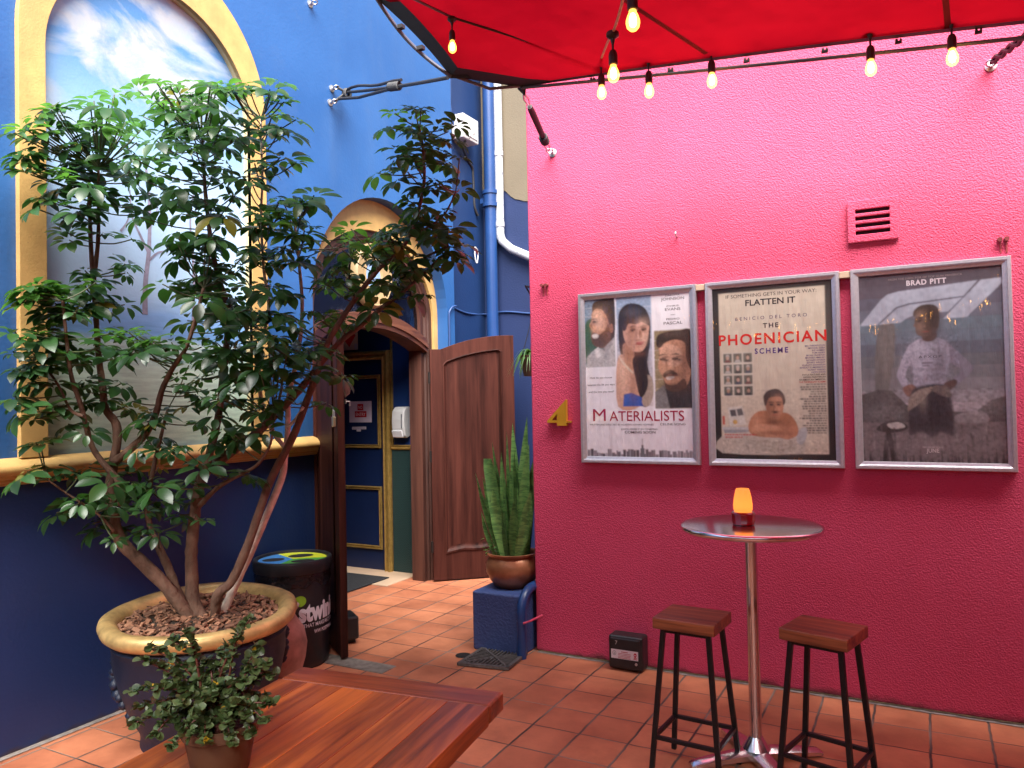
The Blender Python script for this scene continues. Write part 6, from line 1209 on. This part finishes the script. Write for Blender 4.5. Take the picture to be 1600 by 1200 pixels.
# ---------------- small jade plant on the table
JC = V((-1.475, 1.262, TZ)); rz_ = .105
t = thing('small_pot', 'small brown clay pot on the wooden table holding the round leaved plant', 'plant pot', JC)
MB().lathe([(.060, 0), (.064, .004), (.080, .085), (.086, .088), (.088, .112), (.080, .114), (.076, .09), (0, .09)], JC, 40).build('pot_body', mat('clay_pot', (.085, .040, .022), .5, var=.2, vs=8), t, smooth=True, angle=50)
MB().lathe([(.077, .092), (0, .098)], JC, 24).build('soil', MATS['soil'], t)
t = thing('jade_plant', 'small bushy plant with round grey green leaves in the clay pot', 'plant', JC+V((0, 0, .1)))
random.seed(31); lv = MB(); ly = MB(); stm = MB(); jd = (JC-CAM).dot(cf)
tips = [(392, 965, 0), (372, 990, -.04), (352, 1010, .03), (232, 1012, .0), (268, 1000, .02), (290, 985, -.02), (222, 1030, -.05), (250, 1040, .03), (205, 1080, 0), (235, 1075, -.06), (215, 1105, .04), (200, 1135, -.03), (250, 1110, -.08), (285, 1095, -.09), (240, 1150, -.05), (268, 1170, -.07), (300, 1150, -.10), (345, 1050, .08), (372, 1070, .05), (405, 1010, .02), (420, 1035, -.02), (430, 1055, .0), (410, 1090, .03), (428, 1100, -.02), (418, 1130, -.04), (385, 1120, -.06), (350, 1130, -.09), (330, 1090, -.08), (310, 1060, .0), (325, 1030, .02), (290, 1040, .06), (360, 1160, -.09), (320, 1165, -.11), (275, 1130, -.04), (395, 1150, -.05), (300, 1120, -.11), (370, 1100, -.08), (340, 1070, -.05), (262, 1070, -.03), (345, 1105, .06), (390, 1065, -.05), (305, 1085, .07)]
for x, y, o in tips:
    e_ = CAM + ray(x, y)*(jd+o); b0 = JC + V((random.uniform(-.03, .03), random.uniform(-.03, .03), .095)); m_ = b0.lerp(e_, .5) + V((0, 0, .03+.02*random.random())); P = spline([b0, m_, e_], 8)
    stm.tube(P, [.0042 - .0026*i/(len(P)-1) for i in range(len(P))], 5)
    for i, p in enumerate(P[3:]):
        for rep in range(4 if i > 2 else 2):
            d = V((random.uniform(-1, 1), random.uniform(-1, 1), random.uniform(-.5, .9))).normalized(); L = random.uniform(.014, .024)*(1.0 if i > 4 else .9); round_leaf(ly if random.random() < .012 else lv, p, d, V((random.uniform(-.7, .7), random.uniform(-.7, .7), 1)), L, L*.92, 7)
lv.build('leaves', leaf_mat('jade_leaf', (.030, .058, .014), (.12, .18, .07), (.10, .16, .04), .2, .38), t, smooth=True, angle=180, normals=False); ly.build('yellow_leaves', mat('yellow_leaf', (.55, .33, .02), .5), t, smooth=True, angle=180, normals=False); stm.build('stems', mat('red_stem', (.10, .03, .02), .5), t, smooth=True, angle=180)
